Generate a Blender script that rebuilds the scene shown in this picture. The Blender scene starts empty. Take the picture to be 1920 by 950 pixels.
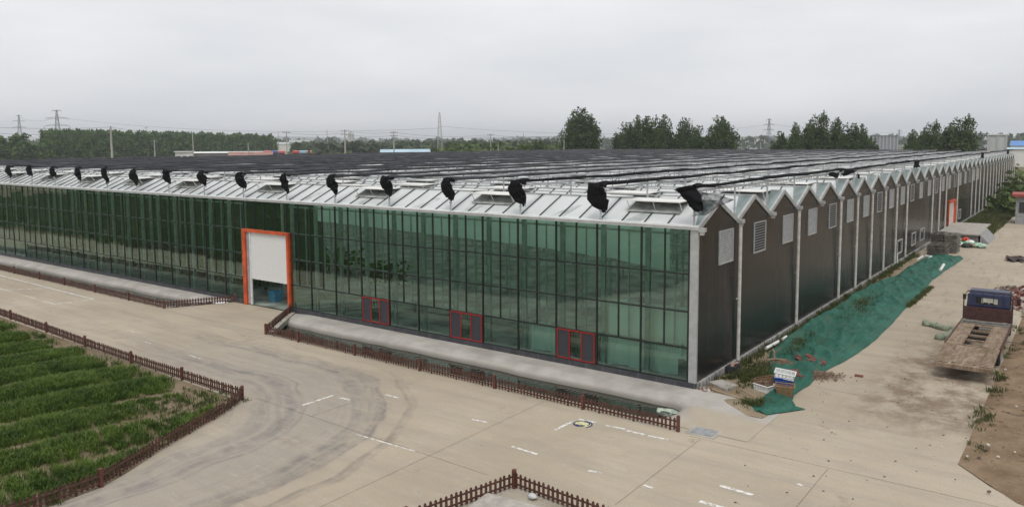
import bpy, math, random
import numpy as np
from mathutils import Vector, Matrix
from mathutils.geometry import tessellate_polygon
R = math.radians
scene = bpy.context.scene
COL = scene.collection

# ------------------------------------------------------------------ camera
CAM = Vector((11.794, -27.569, 9.433)); YAW, PITCH, ROLL, FPX = .6381, -.0915, -.0053, 1473.11
fw = Vector((-math.sin(YAW)*math.cos(PITCH), math.cos(YAW)*math.cos(PITCH), math.sin(PITCH)))
rt = Vector((math.cos(YAW), math.sin(YAW), 0)); up = rt.cross(fw)
r2 = rt*math.cos(ROLL)+up*math.sin(ROLL); u2 = up*math.cos(ROLL)-rt*math.sin(ROLL)
cd = bpy.data.cameras.new('camera'); cam = bpy.data.objects.new('camera', cd); COL.objects.link(cam)
mw = Matrix((r2, u2, -fw)).transposed().to_4x4(); mw.translation = CAM
cam.matrix_world = mw
cd.sensor_width = 36; cd.lens = FPX/1920*36; cd.shift_y = -72.1/1920; cd.clip_end = 20000; cd.clip_start = .2
scene.camera = cam

# ------------------------------------------------------------------ world: overcast sky
SUN_EL, SUN_AZ = R(58), R(150)          # azimuth measured from +Y towards +X
world = bpy.data.worlds.new('World'); scene.world = world; world.use_nodes = True
wt = world.node_tree; wn = wt.nodes; wl = wt.links; wn.clear()
wo = wn.new('ShaderNodeOutputWorld'); bg = wn.new('ShaderNodeBackground'); bg.inputs['Strength'].default_value = .10
sky = wn.new('ShaderNodeTexSky'); sky.sky_type = 'NISHITA'; sky.sun_disc = False
sky.sun_elevation = SUN_EL; sky.sun_rotation = SUN_AZ; sky.air_density = 1.0; sky.dust_density = 4.0; sky.altitude = 50
hsv = wn.new('ShaderNodeHueSaturation'); hsv.inputs['Saturation'].default_value = .15; wl.new(sky.outputs[0], hsv.inputs['Color'])
tc = wn.new('ShaderNodeTexCoord'); mp = wn.new('ShaderNodeMapping'); mp.inputs['Scale'].default_value = (1.2, 1.2, 5.5)
wl.new(tc.outputs['Generated'], mp.inputs['Vector'])
nz = wn.new('ShaderNodeTexNoise'); nz.inputs['Scale'].default_value = 2.2; nz.inputs['Detail'].default_value = 5; nz.inputs['Roughness'].default_value = .5
wl.new(mp.outputs[0], nz.inputs['Vector'])
cr = wn.new('ShaderNodeValToRGB')
cr.color_ramp.elements[0].position = .30; cr.color_ramp.elements[0].color = (6.35, 6.55, 6.85, 1)
cr.color_ramp.elements[1].position = .70; cr.color_ramp.elements[1].color = (7.95, 8.05, 8.25, 1)
wl.new(nz.outputs['Fac'], cr.inputs['Fac'])
mx = wn.new('ShaderNodeMixRGB'); mx.inputs[0].default_value = .92
wl.new(hsv.outputs[0], mx.inputs[1]); wl.new(cr.outputs[0], mx.inputs[2])
wl.new(mx.outputs[0], bg.inputs['Color']); wl.new(bg.outputs[0], wo.inputs['Surface'])

sd = bpy.data.lights.new('sun', 'SUN'); sd.energy = 1.5; sd.angle = R(25); sd.color = (1, .96, .9)
sun = bpy.data.objects.new('sun', sd); COL.objects.link(sun)
sv = Vector((math.sin(SUN_AZ)*math.cos(SUN_EL), math.cos(SUN_AZ)*math.cos(SUN_EL), math.sin(SUN_EL)))
sun.rotation_euler = sv.to_track_quat('Z', 'Y').to_euler(); sun.location = (0, -40, 80)
vs = scene.view_settings; vs.view_transform = 'Standard'; vs.look = 'None'; vs.gamma = 1; vs.use_curve_mapping = False; vs.exposure = 0.30
scene.cycles.max_bounces = 8; scene.cycles.transparent_max_bounces = 16; scene.cycles.diffuse_bounces = 3
scene.cycles.glossy_bounces = 3; scene.cycles.volume_bounces = 0; scene.cycles.caustics_reflective = False; scene.cycles.caustics_refractive = False

# ------------------------------------------------------------------ helpers
class MB:
    """collects shapes; build() links them as ONE mesh object"""
    def __init__(s): s.v = []; s.f = []; s.m = []; s.n = 0; s.smooth = False
    def add(s, vs, fs, mi=0):
        s.v.append(np.asarray(vs, float).reshape(-1, 3)); o = s.n
        s.f.extend([tuple(i+o for i in f) for f in fs]); s.m.extend([mi]*len(fs)); s.n += len(s.v[-1]); return s
    def box(s, x0, x1, y0, y1, z0, z1, mi=0, M=None):
        v = [(x, y, z) for x in (x0, x1) for y in (y0, y1) for z in (z0, z1)]
        if M is not None: v = [tuple(M @ Vector(a)) for a in v]
        return s.add(v, [(0,1,3,2),(4,6,7,5),(0,4,5,1),(2,3,7,6),(0,2,6,4),(1,5,7,3)], mi)
    def cbox(s, c, d, rz=0, mi=0, rx=0, ry=0):
        M = Matrix.Translation(Vector(c)) @ Matrix.Rotation(rz, 4, 'Z') @ Matrix.Rotation(ry, 4, 'Y') @ Matrix.Rotation(rx, 4, 'X')
        return s.box(-d[0]/2, d[0]/2, -d[1]/2, d[1]/2, -d[2]/2, d[2]/2, mi, M)
    def poly(s, pts, mi=0): return s.add(pts, [tuple(range(len(pts)))], mi)
    def tube(s, pts, r, n=6, mi=0, cap=True):
        pts = [Vector(p) for p in pts]; k = len(pts); rs = r if hasattr(r, '__len__') else [r]*k
        V = []; F = []
        for i, p in enumerate(pts):
            t = (pts[min(i+1, k-1)]-pts[max(i-1, 0)]).normalized()
            a = t.cross(Vector((0, 0, 1)) if abs(t.z) < .9 else Vector((1, 0, 0))).normalized(); b = t.cross(a)
            for j in range(n):
                q = 2*math.pi*j/n; V.append(tuple(p+a*(rs[i]*math.cos(q))+b*(rs[i]*math.sin(q))))
        for i in range(k-1):
            for j in range(n): F.append((i*n+j, i*n+(j+1) % n, (i+1)*n+(j+1) % n, (i+1)*n+j))
        if cap: F.append(tuple(range(n-1, -1, -1))); F.append(tuple((k-1)*n+j for j in range(n)))
        return s.add(V, F, mi)
    def cyl(s, a, b, r, n=16, mi=0): return s.tube([a, b], r, n, mi)
    def grid(s, P, mi=0):      # P: (m,n,3) array
        m, n = P.shape[:2]
        F = [(i*n+j, (i+1)*n+j, (i+1)*n+j+1, i*n+j+1) for i in range(m-1) for j in range(n-1)]
        return s.add(P.reshape(-1, 3), F, mi)
    def mesh(s, name, mats, smooth=False, org=None):
        me = bpy.data.meshes.new(name); V = np.concatenate(s.v)
        if org is not None: V = V-np.asarray(org)
        me.from_pydata(V.tolist(), [], s.f); 
        for m in (mats if isinstance(mats, (list, tuple)) else [mats]): me.materials.append(m)
        if any(s.m): me.polygons.foreach_set('material_index', s.m)
        if smooth: me.polygons.foreach_set('use_smooth', [True]*len(me.polygons))
        me.update(); return me
    def build(s, name, mats, parent=None, smooth=False, base=False):
        org = None
        if base:
            V = np.concatenate(s.v); org = ((V[:, 0].min()+V[:, 0].max())/2, (V[:, 1].min()+V[:, 1].max())/2, V[:, 2].min())
        o = bpy.data.objects.new(name, s.mesh(name, mats, smooth, org)); COL.objects.link(o)
        if org is not None: o.location = org
        if parent: o.parent = parent
        return o
def inst(name, me, parent=None, loc=(0,0,0), rz=0, sc=None):
    o = bpy.data.objects.new(name, me); COL.objects.link(o); o.location = loc; o.rotation_euler = (0, 0, rz)
    if sc is not None: o.scale = sc if hasattr(sc, '__len__') else (sc, sc, sc)
    if parent: o.parent = parent
    return o
def tag(o, label=None, cat=None, group=None, kind=None):
    if label: o['label'] = label
    if cat: o['category'] = cat
    if group: o['group'] = group
    if kind: o['kind'] = kind
    return o
def thing(name, label, cat, loc=(0,0,0), rz=0, group=None):
    o = bpy.data.objects.new(name, None); COL.objects.link(o); o.location = loc; o.rotation_euler = (0, 0, rz); o.empty_display_size = .2
    return tag(o, label, cat, group)
def struct(o): o['kind'] = 'structure'; return o
def tess(outer, holes, z):
    loops = [[Vector((x, y, 0)) for x, y in outer]]+[[Vector((x, y, 0)) for x, y in h] for h in holes]
    tri = tessellate_polygon(loops); V = [(p.x, p.y, z) for l in loops for p in l]
    out = []
    for t in tri:
        a, b, c = (Vector(V[i]) for i in t)
        out.append(tuple(t) if (b-a).cross(c-a).z > 0 else (t[0], t[2], t[1]))
    return V, out
def sm(x, a, b):
    t = np.clip((np.asarray(x, float)-a)/(b-a), 0, 1); return t*t*(3-2*t)
_rng0 = np.random.default_rng(7); _tab = _rng0.random((64, 64))
def vnoise(x, y):
    x = np.asarray(x, float); y = np.asarray(y, float); xi = np.floor(x).astype(int); yi = np.floor(y).astype(int); fx = x-xi; fy = y-yi
    fx = fx*fx*(3-2*fx); fy = fy*fy*(3-2*fy); g = lambda a, b: _tab[a % 64, b % 64]
    return (g(xi, yi)*(1-fx)+g(xi+1, yi)*fx)*(1-fy)+(g(xi, yi+1)*(1-fx)+g(xi+1, yi+1)*fx)*fy
def at(px, D):
    a = YAW-math.atan((px-960)/FPX); return (CAM.x-math.sin(a)*D, CAM.y+math.cos(a)*D)
def zat(px, py, D):      # height of what the photo shows at (px,py) when it stands D away
    hor = 271.5-(px-960)*.0053
    return CAM.z+(hor-py)*D*math.cos(math.atan((px-960)/FPX))/FPX

# ------------------------------------------------------------------ materials
class NT:
    def __init__(s, name):
        s.m = bpy.data.materials.new(name); s.m.use_nodes = True; s.t = s.m.node_tree; s.n = s.t.nodes; s.l = s.t.links; s.n.clear()
        s.out = s.n.new('ShaderNodeOutputMaterial'); s._pos = None
    def node(s, typ, **kw):
        n = s.n.new(typ)
        for k, v in kw.items(): setattr(n, k, v)
        return n
    def put(s, sock, v):
        if v is None: return
        if isinstance(v, bpy.types.NodeSocket): s.l.new(v, sock)
        else: sock.default_value = v if not (isinstance(v, tuple) and len(v) == 3 and sock.type == 'RGBA') else (*v, 1)
    def pos(s):
        if s._pos is None: s._pos = s.node('ShaderNodeNewGeometry').outputs['Position']
        return s._pos
    def obj(s): return s.node('ShaderNodeTexCoord').outputs['Object']
    def map(s, vec, scale=(1,1,1), rot=(0,0,0), loc=(0,0,0)):
        n = s.node('ShaderNodeMapping'); s.put(n.inputs[0], vec); n.inputs['Scale'].default_value = scale; n.inputs['Rotation'].default_value = rot; n.inputs['Location'].default_value = loc
        return n.outputs[0]
    def noise(s, vec, scale, detail=4, rough=.55, dist=0):
        n = s.node('ShaderNodeTexNoise'); s.put(n.inputs['Vector'], vec); n.inputs['Scale'].default_value = scale; n.inputs['Detail'].default_value = detail
        n.inputs['Roughness'].default_value = rough; n.inputs['Distortion'].default_value = dist; return n.outputs['Fac']
    def math(s, op, a, b=None, c=None, clamp=False):
        n = s.node('ShaderNodeMath', operation=op, use_clamp=clamp); s.put(n.inputs[0], a); s.put(n.inputs[1], b); s.put(n.inputs[2], c); return n.outputs[0]
    def ramp(s, fac, a, b, lo=0., hi=1.):
        n = s.node('ShaderNodeMapRange', interpolation_type='SMOOTHSTEP'); s.put(n.inputs[0], fac); n.inputs[1].default_value = a; n.inputs[2].default_value = b
        n.inputs[3].default_value = lo; n.inputs[4].default_value = hi; return n.outputs[0]
    def mix(s, fac, a, b, blend='MIX'):
        n = s.node('ShaderNodeMixRGB', blend_type=blend); s.put(n.inputs[0], fac); s.put(n.inputs[1], a); s.put(n.inputs[2], b); return n.outputs[0]
    def xyz(s, vec):
        n = s.node('ShaderNodeSeparateXYZ'); s.put(n.inputs[0], vec); return n.outputs
    def bump(s, h, strength=.3, dist=.02):
        n = s.node('ShaderNodeBump'); s.put(n.inputs['Height'], h); n.inputs['Strength'].default_value = strength; n.inputs['Distance'].default_value = dist; return n.outputs[0]
    def bsdf(s, col, rough=.6, metal=0, normal=None, spec=.5, alpha=None):
        n = s.node('ShaderNodeBsdfPrincipled'); s.put(n.inputs['Base Color'], col); s.put(n.inputs['Roughness'], rough); n.inputs['Metallic'].default_value = metal
        n.inputs['Specular IOR Level'].default_value = spec
        if normal is not None: s.put(n.inputs['Normal'], normal)
        if alpha is not None: s.put(n.inputs['Alpha'], alpha)
        return n.outputs[0]
    def end(s, sh): s.l.new(sh, s.out.inputs['Surface']); return s.m
def c(h, k=1.0):      # sRGB 0..255 triple to linear
    return tuple(k*((v/255)/12.92 if v/255 <= .04045 else ((v/255+.055)/1.055)**2.4) for v in h)
def simple(name, col, rough=.6, var=.18, scale=4., metal=0, bump=0, spec=.5, col2=None, local=False):
    t = NT(name); p = t.obj() if local else t.pos(); f = t.noise(p, scale, 4)
    a = tuple(v*(1-var) for v in col); b = col2 or tuple(min(1, v*(1+var)) for v in col)
    k = t.mix(t.ramp(f, .3, .7), a, b)
    return t.end(t.bsdf(k, rough, metal, t.bump(t.noise(p, scale*6, 3), bump) if bump else None, spec))

# concrete road with slab-by-slab tone, tyre arcs round the garden corner, dirt
t = NT('road_concrete'); p = t.pos(); X, Y, Z = t.xyz(p)
base = t.mix(t.ramp(t.noise(p, .12, 5, .6), .35, .65), (.365, .305, .228), (.437, .375, .288))
base = t.mix(t.ramp(t.noise(t.map(p, (.25, 1.6, 1), (0, 0, .12)), .9, 5, .65), .38, .72, 0, .55), base, (.30, .262, .215))
base = t.mix(t.ramp(t.noise(p, 1.3, 6, .7), .5, .8, 0, .35), base, (.45, .41, .35))
qx = t.math('MAXIMUM', t.math('ADD', X, 15.0), 0.); qy = t.math('MAXIMUM', t.math('ADD', Y, 14.5), 0.)
d = t.math('SQRT', t.math('ADD', t.math('MULTIPLY', qx, qx), t.math('MULTIPLY', qy, qy)))
d = t.math('ADD', d, t.math('MULTIPLY', t.noise(p, .22, 2), 1.6))
cv = t.node('ShaderNodeCombineXYZ'); t.put(cv.inputs[0], d); t.put(cv.inputs[1], t.math('MULTIPLY', t.noise(p, .3, 3), .6))
bands = t.math('ADD', t.math('MULTIPLY', t.noise(cv.outputs[0], 1.25, 2, .5), .65), t.math('MULTIPLY', t.noise(cv.outputs[0], 5., 3, .6), .35))
arc = t.math('MULTIPLY', t.ramp(bands, .44, .64), t.math('MULTIPLY', t.ramp(d, 4., 6.), t.ramp(d, 13., 9.5)))
near = t.math('MULTIPLY', t.ramp(X, -30., -14.), t.ramp(Y, -3.6, -7.))
arc = t.math('MULTIPLY', arc, t.math('ADD', .25, t.math('MULTIPLY', near, .75)))
base = t.mix(t.math('MULTIPLY', arc, t.ramp(t.noise(p, 1.1, 6, .7), .35, .62, .25, 1.)), base, (.15, .135, .125))
grey = t.math('MULTIPLY', t.math('MULTIPLY', t.ramp(d, 3.6, 6.5), t.ramp(d, 11., 8.)), near)
base = t.mix(t.math('MULTIPLY', grey, .42), base, (.25, .235, .225))
# soil trodden on to the right-hand lane, blotches and specks
lane = t.math('MULTIPLY', t.ramp(X, 4.2, 6.4), t.math('MULTIPLY', t.ramp(Y, -2., 3.), t.ramp(Y, 20., 9.)))
base = t.mix(t.math('MULTIPLY', lane, t.ramp(t.noise(t.map(p, (1, .8, 1)), .75, 7, .75), .38, .60, 0, .92)), base, (.17, .12, .08))
far = t.ramp(Y, 12., 22.)
base = t.mix(t.math('MULTIPLY', t.math('MULTIPLY', far, t.ramp(X, 2.5, 3.5)), t.ramp(t.noise(t.map(p, (2.4, .5, 1), (0, 0, 1.2)), .8, 5, .7), .5, .68, 0, .6)), base, (.24, .19, .14))
base = t.mix(t.ramp(t.noise(p, .55, 6, .75), .60, .70, 0, .55), base, (.22, .165, .115))
base = t.mix(t.ramp(t.noise(t.map(p, (.6, 2.4, 1), (0, 0, .2)), 1.6, 7, .75), .52, .72, 0, .45), base, (.46, .42, .36))
base = t.mix(t.ramp(t.noise(p, 16, 3, .7), .35, .75, 0, .28), base, (.22, .19, .155))
base = t.mix(t.ramp(t.noise(p, 2.6, 3, .6), .70, .76, 0, .55), base, (.14, .11, .085))
MROAD = t.end(t.bsdf(base, .88, 0, t.bump(t.noise(p, 9, 6, .7), .25, .02), .25))

t = NT('apron_cement'); p = t.pos()
k = t.mix(t.ramp(t.noise(p, .8, 5, .6), .3, .7), (.305, .285, .26), (.42, .395, .365))
k = t.mix(t.ramp(t.noise(t.map(p, (.3, 1.5, 3)), 1.1, 5, .7), .48, .72, 0, .6), k, (.42, .385, .33))
Xa, Ya, Za = t.xyz(p)
k = t.mix(t.math('MULTIPLY', t.ramp(Za, -.02, -.22), .75), k, (.15, .14, .12))
sandy = t.math('MULTIPLY', t.ramp(t.math('ADD', Xa, t.math('MULTIPLY', t.noise(p, 1.2, 4), 1.2)), .7, 2.0), t.ramp(t.math('ADD', Ya, t.math('MULTIPLY', t.noise(p, .9, 4), 1.0)), -.9, -1.7))
sandy = t.math('MAXIMUM', sandy, t.math('MULTIPLY', t.ramp(Ya, -3.3, -3.7), .9))
k = t.mix(sandy, k, t.mix(t.noise(p, 1.5, 5), (.36, .30, .22), (.42, .37, .30)))
MAPRON = t.end(t.bsdf(k, .85, 0, t.bump(t.noise(p, 5, 6, .7), .5, .05), .25))

t = NT('ground_soil_and_grass'); p = t.pos(); X, Y, Z = t.xyz(p)
big = t.noise(p, .006, 4, .5); fld = t.node('ShaderNodeTexVoronoi'); t.put(fld.inputs['Vector'], t.map(p, (.006, .012, 1), (0, 0, .5))); fld.inputs['Scale'].default_value = 1
gcol = t.mix(t.ramp(t.noise(p, .9, 5, .7), .3, .7), (.035, .06, .014), (.085, .12, .035))
gcol = t.mix(t.math('MULTIPLY', fld.outputs['Distance'], .6), gcol, (.13, .15, .05))
scol = t.mix(t.noise(p, 1.5, 5, .7), (.14, .10, .065), (.26, .20, .14))
mask = t.math('ADD', t.ramp(t.noise(p, .25, 5, .65), .42, .56, 0, .6), t.ramp(t.noise(p, .05, 2), .45, .55, 0, .6), clamp=True)
MGROUND = t.end(t.bsdf(t.mix(mask, scol, gcol), .95, 0, t.bump(t.noise(p, 4, 5, .7), .6, .06), .1))

def soilmat(name, a, b, d_, sc=1.):
    t = NT(name); p = t.pos()
    k = t.mix(t.ramp(t.noise(p, .6*sc, 6, .7), .3, .7), a, b); k = t.mix(t.ramp(t.noise(p, 1.6*sc, 5, .75), .55, .72, 0, .8), k, d_)
    k = t.mix(t.ramp(t.noise(p, 9*sc, 2), .66, .72, 0, .5), k, (.40, .37, .33))
    return t.end(t.bsdf(k, .95, 0, t.bump(t.noise(p, 5*sc, 6, .75), .8, .06), .1))
MSOIL = soilmat('bare_soil', (.15, .10, .062), (.26, .19, .125), (.07, .048, .03))
MGARDEN = soilmat('garden_soil', (.15, .11, .07), (.24, .19, .13), (.07, .06, .035))
MPATCH = soilmat('sandy_soil', (.20, .155, .10), (.30, .245, .175), (.07, .065, .035))

# dark greenish canal water
t = NT('water'); p = t.pos()
w = t.node('ShaderNodeTexWave', wave_type='BANDS'); t.put(w.inputs['Vector'], t.map(p, (1, 1, 1), (0, 0, .35))); w.inputs['Scale'].default_value = 1.3; w.inputs['Distortion'].default_value = 11; w.inputs['Detail'].default_value = 3
h = t.math('ADD', w.outputs['Fac'], t.math('MULTIPLY', t.noise(p, 3.5, 3), 1.2))
MWATER = t.end(t.bsdf((.016, .018, .011), .06, 0, t.bump(h, .10, .03), .5))

# tinted glass: what is not reflected is seen through
def glass(name, tint, refl, k, rough=0.0, wav=0.0, gcol=(.86, .95, .9)):
    t = NT(name); fr = t.node('ShaderNodeFresnel'); fr.inputs['IOR'].default_value = 1.52
    nrm = None
    if wav:
        nrm = t.bump(t.noise(t.pos(), 1.1, 2), wav, .02)
    tr = t.node('ShaderNodeBsdfTransparent'); rv = t.node('ShaderNodeObjectInfo').outputs['Random']
    t.put(tr.inputs[0], t.mix(rv, tuple(v*.92 for v in tint), tint) if wav else tint)
    gl = t.node('ShaderNodeBsdfGlossy'); t.put(gl.inputs['Color'], gcol); gl.inputs['Roughness'].default_value = rough
    if nrm is not None: t.put(gl.inputs['Normal'], nrm)
    f = t.math('ADD', refl, t.math('MULTIPLY', fr.outputs[0], k), clamp=True)
    ms = t.node('ShaderNodeMixShader'); t.put(ms.inputs[0], f); t.l.new(tr.outputs[0], ms.inputs[1]); t.l.new(gl.outputs[0], ms.inputs[2])
    return t.end(ms.outputs[0])
MGLASS = glass('green_facade_glass', (.77, 1.0, .89), .08, 1.8, 0.0, .015, (.70, .88, .76))
MCLEAR = glass('clear_roof_glass', (.48, .62, .56), .10, 1.6)
MPANE = glass('window_pane', (.5, .6, .55), .10, 1.4)

# whitewashed diffusing roof glass
t = NT('whitewashed_roof_glass'); p = t.pos()
k = t.mix(t.ramp(t.noise(p, .35, 5, .6), .3, .7), (.86, .90, .905), (.94, .955, .96))
k = t.mix(t.ramp(t.noise(t.map(p, (3.2, .45, .45)), 1.3, 4, .6), .52, .75, 0, .5), k, (.64, .69, .68))
pb = t.node('ShaderNodeBsdfPrincipled'); t.put(pb.inputs['Base Color'], k); pb.inputs['Roughness'].default_value = .22
tl = t.node('ShaderNodeBsdfTranslucent'); t.put(tl.inputs[0], (.93, .97, .95))
ms = t.node('ShaderNodeMixShader'); ms.inputs[0].default_value = .40; t.l.new(pb.outputs[0], ms.inputs[1]); t.l.new(tl.outputs[0], ms.inputs[2])
MROOF = t.end(ms.outputs[0])

MALU = simple('galvanised_aluminium', (.43, .44, .435), .42, .12, 3, .35)
MWHITE = simple('white_painted_metal', (.66, .67, .67), .45, .10, 3)
MBAR = simple('dark_glazing_bar', (.03, .034, .034), .5)
MMULL = simple('dark_mullion', (.010, .014, .012), .45)
MTRANS = simple('grey_green_transom', (.42, .46, .44), .5)
t = NT('corrugated_dark_panel'); p = t.pos(); X, Y, Z = t.xyz(p)
st = t.noise(t.map(p, (1, 2.2, .06)), 2.0, 4, .6)
k = t.mix(t.ramp(st, .35, .75), (.008, .0078, .0082), (.024, .0222, .0222))
k = t.mix(t.ramp(t.noise(t.map(p, (1, 3.5, .12)), 1.3, 3), .62, .72, 0, .7), k, (.007, .0065, .007))
seam = t.math('LESS_THAN', t.math('ABSOLUTE', t.math('SUBTRACT', t.math('FRACT', t.math('MULTIPLY', Y, .95)), .5)), .018)
k = t.mix(t.math('MULTIPLY', seam, .6), k, (.008, .008, .008))
MPANEL = t.end(t.bsdf(k, t.ramp(st, .3, .8, .17, .30), 0, t.bump(t.math('ADD', t.math('SINE', t.math('MULTIPLY', Y, 60)), t.math('MULTIPLY', t.noise(p, 1.5, 3), 2.)), .14, .012), .34))
t = NT('plinth_concrete'); p = t.pos(); X, Y, Z = t.xyz(p)
k = t.mix(t.ramp(t.noise(p, 1.2, 5, .65), .3, .7), (.30, .295, .285), (.44, .43, .42))
k = t.mix(t.math('MULTIPLY', t.ramp(t.noise(t.map(p, (1, 2.6, .35)), 2.2, 5, .7), .44, .6), t.ramp(Z, .42, .1, .25, 1.)), k, (.08, .08, .075))
MPLINTH = t.end(t.bsdf(k, .9, 0, t.bump(t.noise(p, 7, 5), .4, .02), .2))
t = NT('slate_plinth_tile'); p = t.pos(); X, Y, Z = t.xyz(p)
k = t.mix(t.ramp(t.noise(p, 2.5, 5, .6), .3, .7), (.036, .037, .043), (.062, .063, .071))
j = t.math('LESS_THAN', t.math('FRACT', t.math('MULTIPLY', X, 1.25)), .018); k = t.mix(j, k, (.17, .165, .155))
MTILE = t.end(t.bsdf(k, .5, 0, None, .4))
MORANGE = simple('orange_steel', (.52, .075, .016), .55, .25, 2)
MSHUT = NT('white_shutter_slats'); t = MSHUT; p = t.pos(); X, Y, Z = t.xyz(p)
sw = t.math('FRACT', t.math('MULTIPLY', Z, 9.))
k = t.mix(t.ramp(sw, .0, .2, 1, 0), (.74, .74, .73), (.33, .33, .335)); MSHUT = t.end(t.bsdf(k, .5, 0, t.bump(sw, .5, .02)))
MRED = simple('red_brown_frame', (.24, .016, .014), .45, .12)
MSCREEN = simple('grey_insect_screen', (.035, .034, .042), .8, .12, 9)
MNET = simple('black_shade_net', (.0055, .0055, .007), .75, .4, 9, 0, .8, .12)
MNETFAR = simple('black_rolled_net', (.028, .029, .034), .6, .5, 1.2, 0, .6, .35)
t = NT('thin_black_netting'); p = t.pos()
tr = t.node('ShaderNodeBsdfTransparent'); df = t.node('ShaderNodeBsdfDiffuse'); t.put(df.inputs[0], (.012, .012, .014))
ms = t.node('ShaderNodeMixShader'); t.put(ms.inputs[0], t.ramp(t.noise(p, 3.5, 3), .35, .65, .5, .9)); t.l.new(tr.outputs[0], ms.inputs[1]); t.l.new(df.outputs[0], ms.inputs[2]); MTHIN = t.end(ms.outputs[0])
MGALV = simple('galvanised_post', (.40, .41, .415), .45, .15, 2, .3)
MFENCE = simple('red_brown_fence_plastic', (.072, .027, .018), .6, .3, 6)
MFENCEP = simple('red_brown_fence_post', (.105, .036, .024), .5, .2, 6)
t = NT('leaf_green'); 
def leafmat(name, a, b, sc=.9, tr=.25):
    t = NT(name); p = t.pos(); k = t.mix(t.ramp(t.noise(p, sc, 4, .65), .32, .68), a, b)
    k = t.mix(t.ramp(t.noise(p, sc*5, 2), .55, .75, 0, .6), k, tuple(v*1.5 for v in b))
    df = t.bsdf(k, .6, 0, None, .3); tl = t.node('ShaderNodeBsdfTranslucent'); t.put(tl.inputs[0], k)
    ms = t.node('ShaderNodeMixShader'); ms.inputs[0].default_value = tr; t.l.new(df, ms.inputs[1]); t.l.new(tl.outputs[0], ms.inputs[2]); return t.end(ms.outputs[0])
MPOPLAR = leafmat('poplar_leaf', (.022, .044, .011), (.080, .125, .032), .42)
MBELT = leafmat('belt_leaf', (.034, .076, .017), (.115, .195, .042), .30)
MSHRUB = leafmat('shrub_leaf', (.045, .075, .018), (.10, .14, .035), .3)
MWOOD = leafmat('far_wood_leaf', (.03, .05, .02), (.06, .09, .035), .05)
MCROP = leafmat('crop_leaf', (.040, .078, .010), (.105, .165, .024), .8, .3)
MWEED = leafmat('weed_leaf', (.05, .065, .016), (.10, .115, .035), .9, .3)
MBARK = simple('bark', (.12, .10, .075), .9, .3, 6)
MTARP = NT('green_dust_net'); t = MTARP; p = t.pos()
k = t.mix(t.ramp(t.noise(p, .8, 5, .65), .3, .7), (.012, .080, .054), (.028, .130, .092))
k = t.mix(t.ramp(t.noise(t.map(p, (1, .45, 1), (0, 0, .3)), 1.5, 6, .75), .50, .74, 0, .65), k, (.095, .105, .06))
k = t.mix(t.ramp(t.noise(t.map(p, (2.2, .5, 1), (0, 0, .5)), 3.5, 5, .7, 1.), .5, .7, 0, .5), k, (.045, .175, .130))
MTARP = t.end(t.bsdf(k, .7, 0, t.bump(t.noise(t.map(p, (1, .30, 1), (0, 0, .4)), 3.2, 6, .65, 1.2), 1.0, .14), .3))
MPAINT = NT('worn_white_road_paint'); t = MPAINT; p = t.pos()
MPAINT = t.end(t.bsdf((.72, .70, .66), .8, 0, None, .3, t.ramp(t.noise(p, 6, 5, .75), .38, .54, 0, .95)))
MJOINT = simple('pavement_joint_dirt', (.13, .10, .075), .95, .35, 2)
MCONC = simple('old_concrete', (.34, .315, .28), .9, .2, 3, 0, .4)
MCONCG = simple('grey_concrete', (.27, .265, .26), .9, .2, 1.5, 0, .4)
MPVC = simple('white_plastic_pipe', (.68, .68, .66), .4, .1)

# ------------------------------------------------------------------ setting: ground, road, canals
CR = [(-24.1, -3.85), (1.1, -3.85), (1.1, -.02), (-24.1, -.02)]
CL = [(-95, -3.2), (-30.3, -3.2), (-30.3, -.02), (-95, -.02)]
gm = MB(); gx = [-6000, -95, -29.35, -24.1, 1.1, 6000]; gy = [-6000, -3.85, -3.2, -.02, 6000]
for a in range(5):
    for b in range(4):
        if (a == 1 and b == 2) or (a == 3 and b in (1, 2)): continue
        gm.poly([(gx[a], gy[b], -.03), (gx[a+1], gy[b], -.03), (gx[a+1], gy[b+1], -.03), (gx[a], gy[b+1], -.03)])
struct(gm.build('ground', MGROUND))
garden_edge = [(-200, -8.5), (-62, -9.55), (-36.3, -10.08), (-25.9, -10.42), (-13.2, -10.85), (-12.4, -12.0), (-11.12, -15.0), (-10.2, -16.7), (-9.86, -17.55), (-9.78, -19.3), (-9.7, -24)]
V, F = tess(garden_edge+[(-9.7, -80), (-6, -80), (-2.6, -18.2), (-1.55, -14.2), (-.66, -10.74), (3.4, -11.08), (11.5, -11.98), (60, -17), (60, -2), (14, -4.9), (10.75, -3.95), (9.9, -3.1), (9.0, -1.95), (9.03, -1.2), (9.08, 8), (9.12, 40), (9.3, 90), (9.5, 165), (3.4, 165), (3.4, 56.6), (.06, 56.6), (.06, 43.6), (3.2, 43.6), (2.4, -1.5), (2.4, -1.9), (1.1, -1.9), (1.1, -3.85), (-20.95, -3.85), (-23.85, -.02), (-29.35, -.02), (-31.0, -3.2), (-95, -3.2), (-200, -3.2)], [], 0)
struct(MB().add(V, F).build('road', MROAD))
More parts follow.
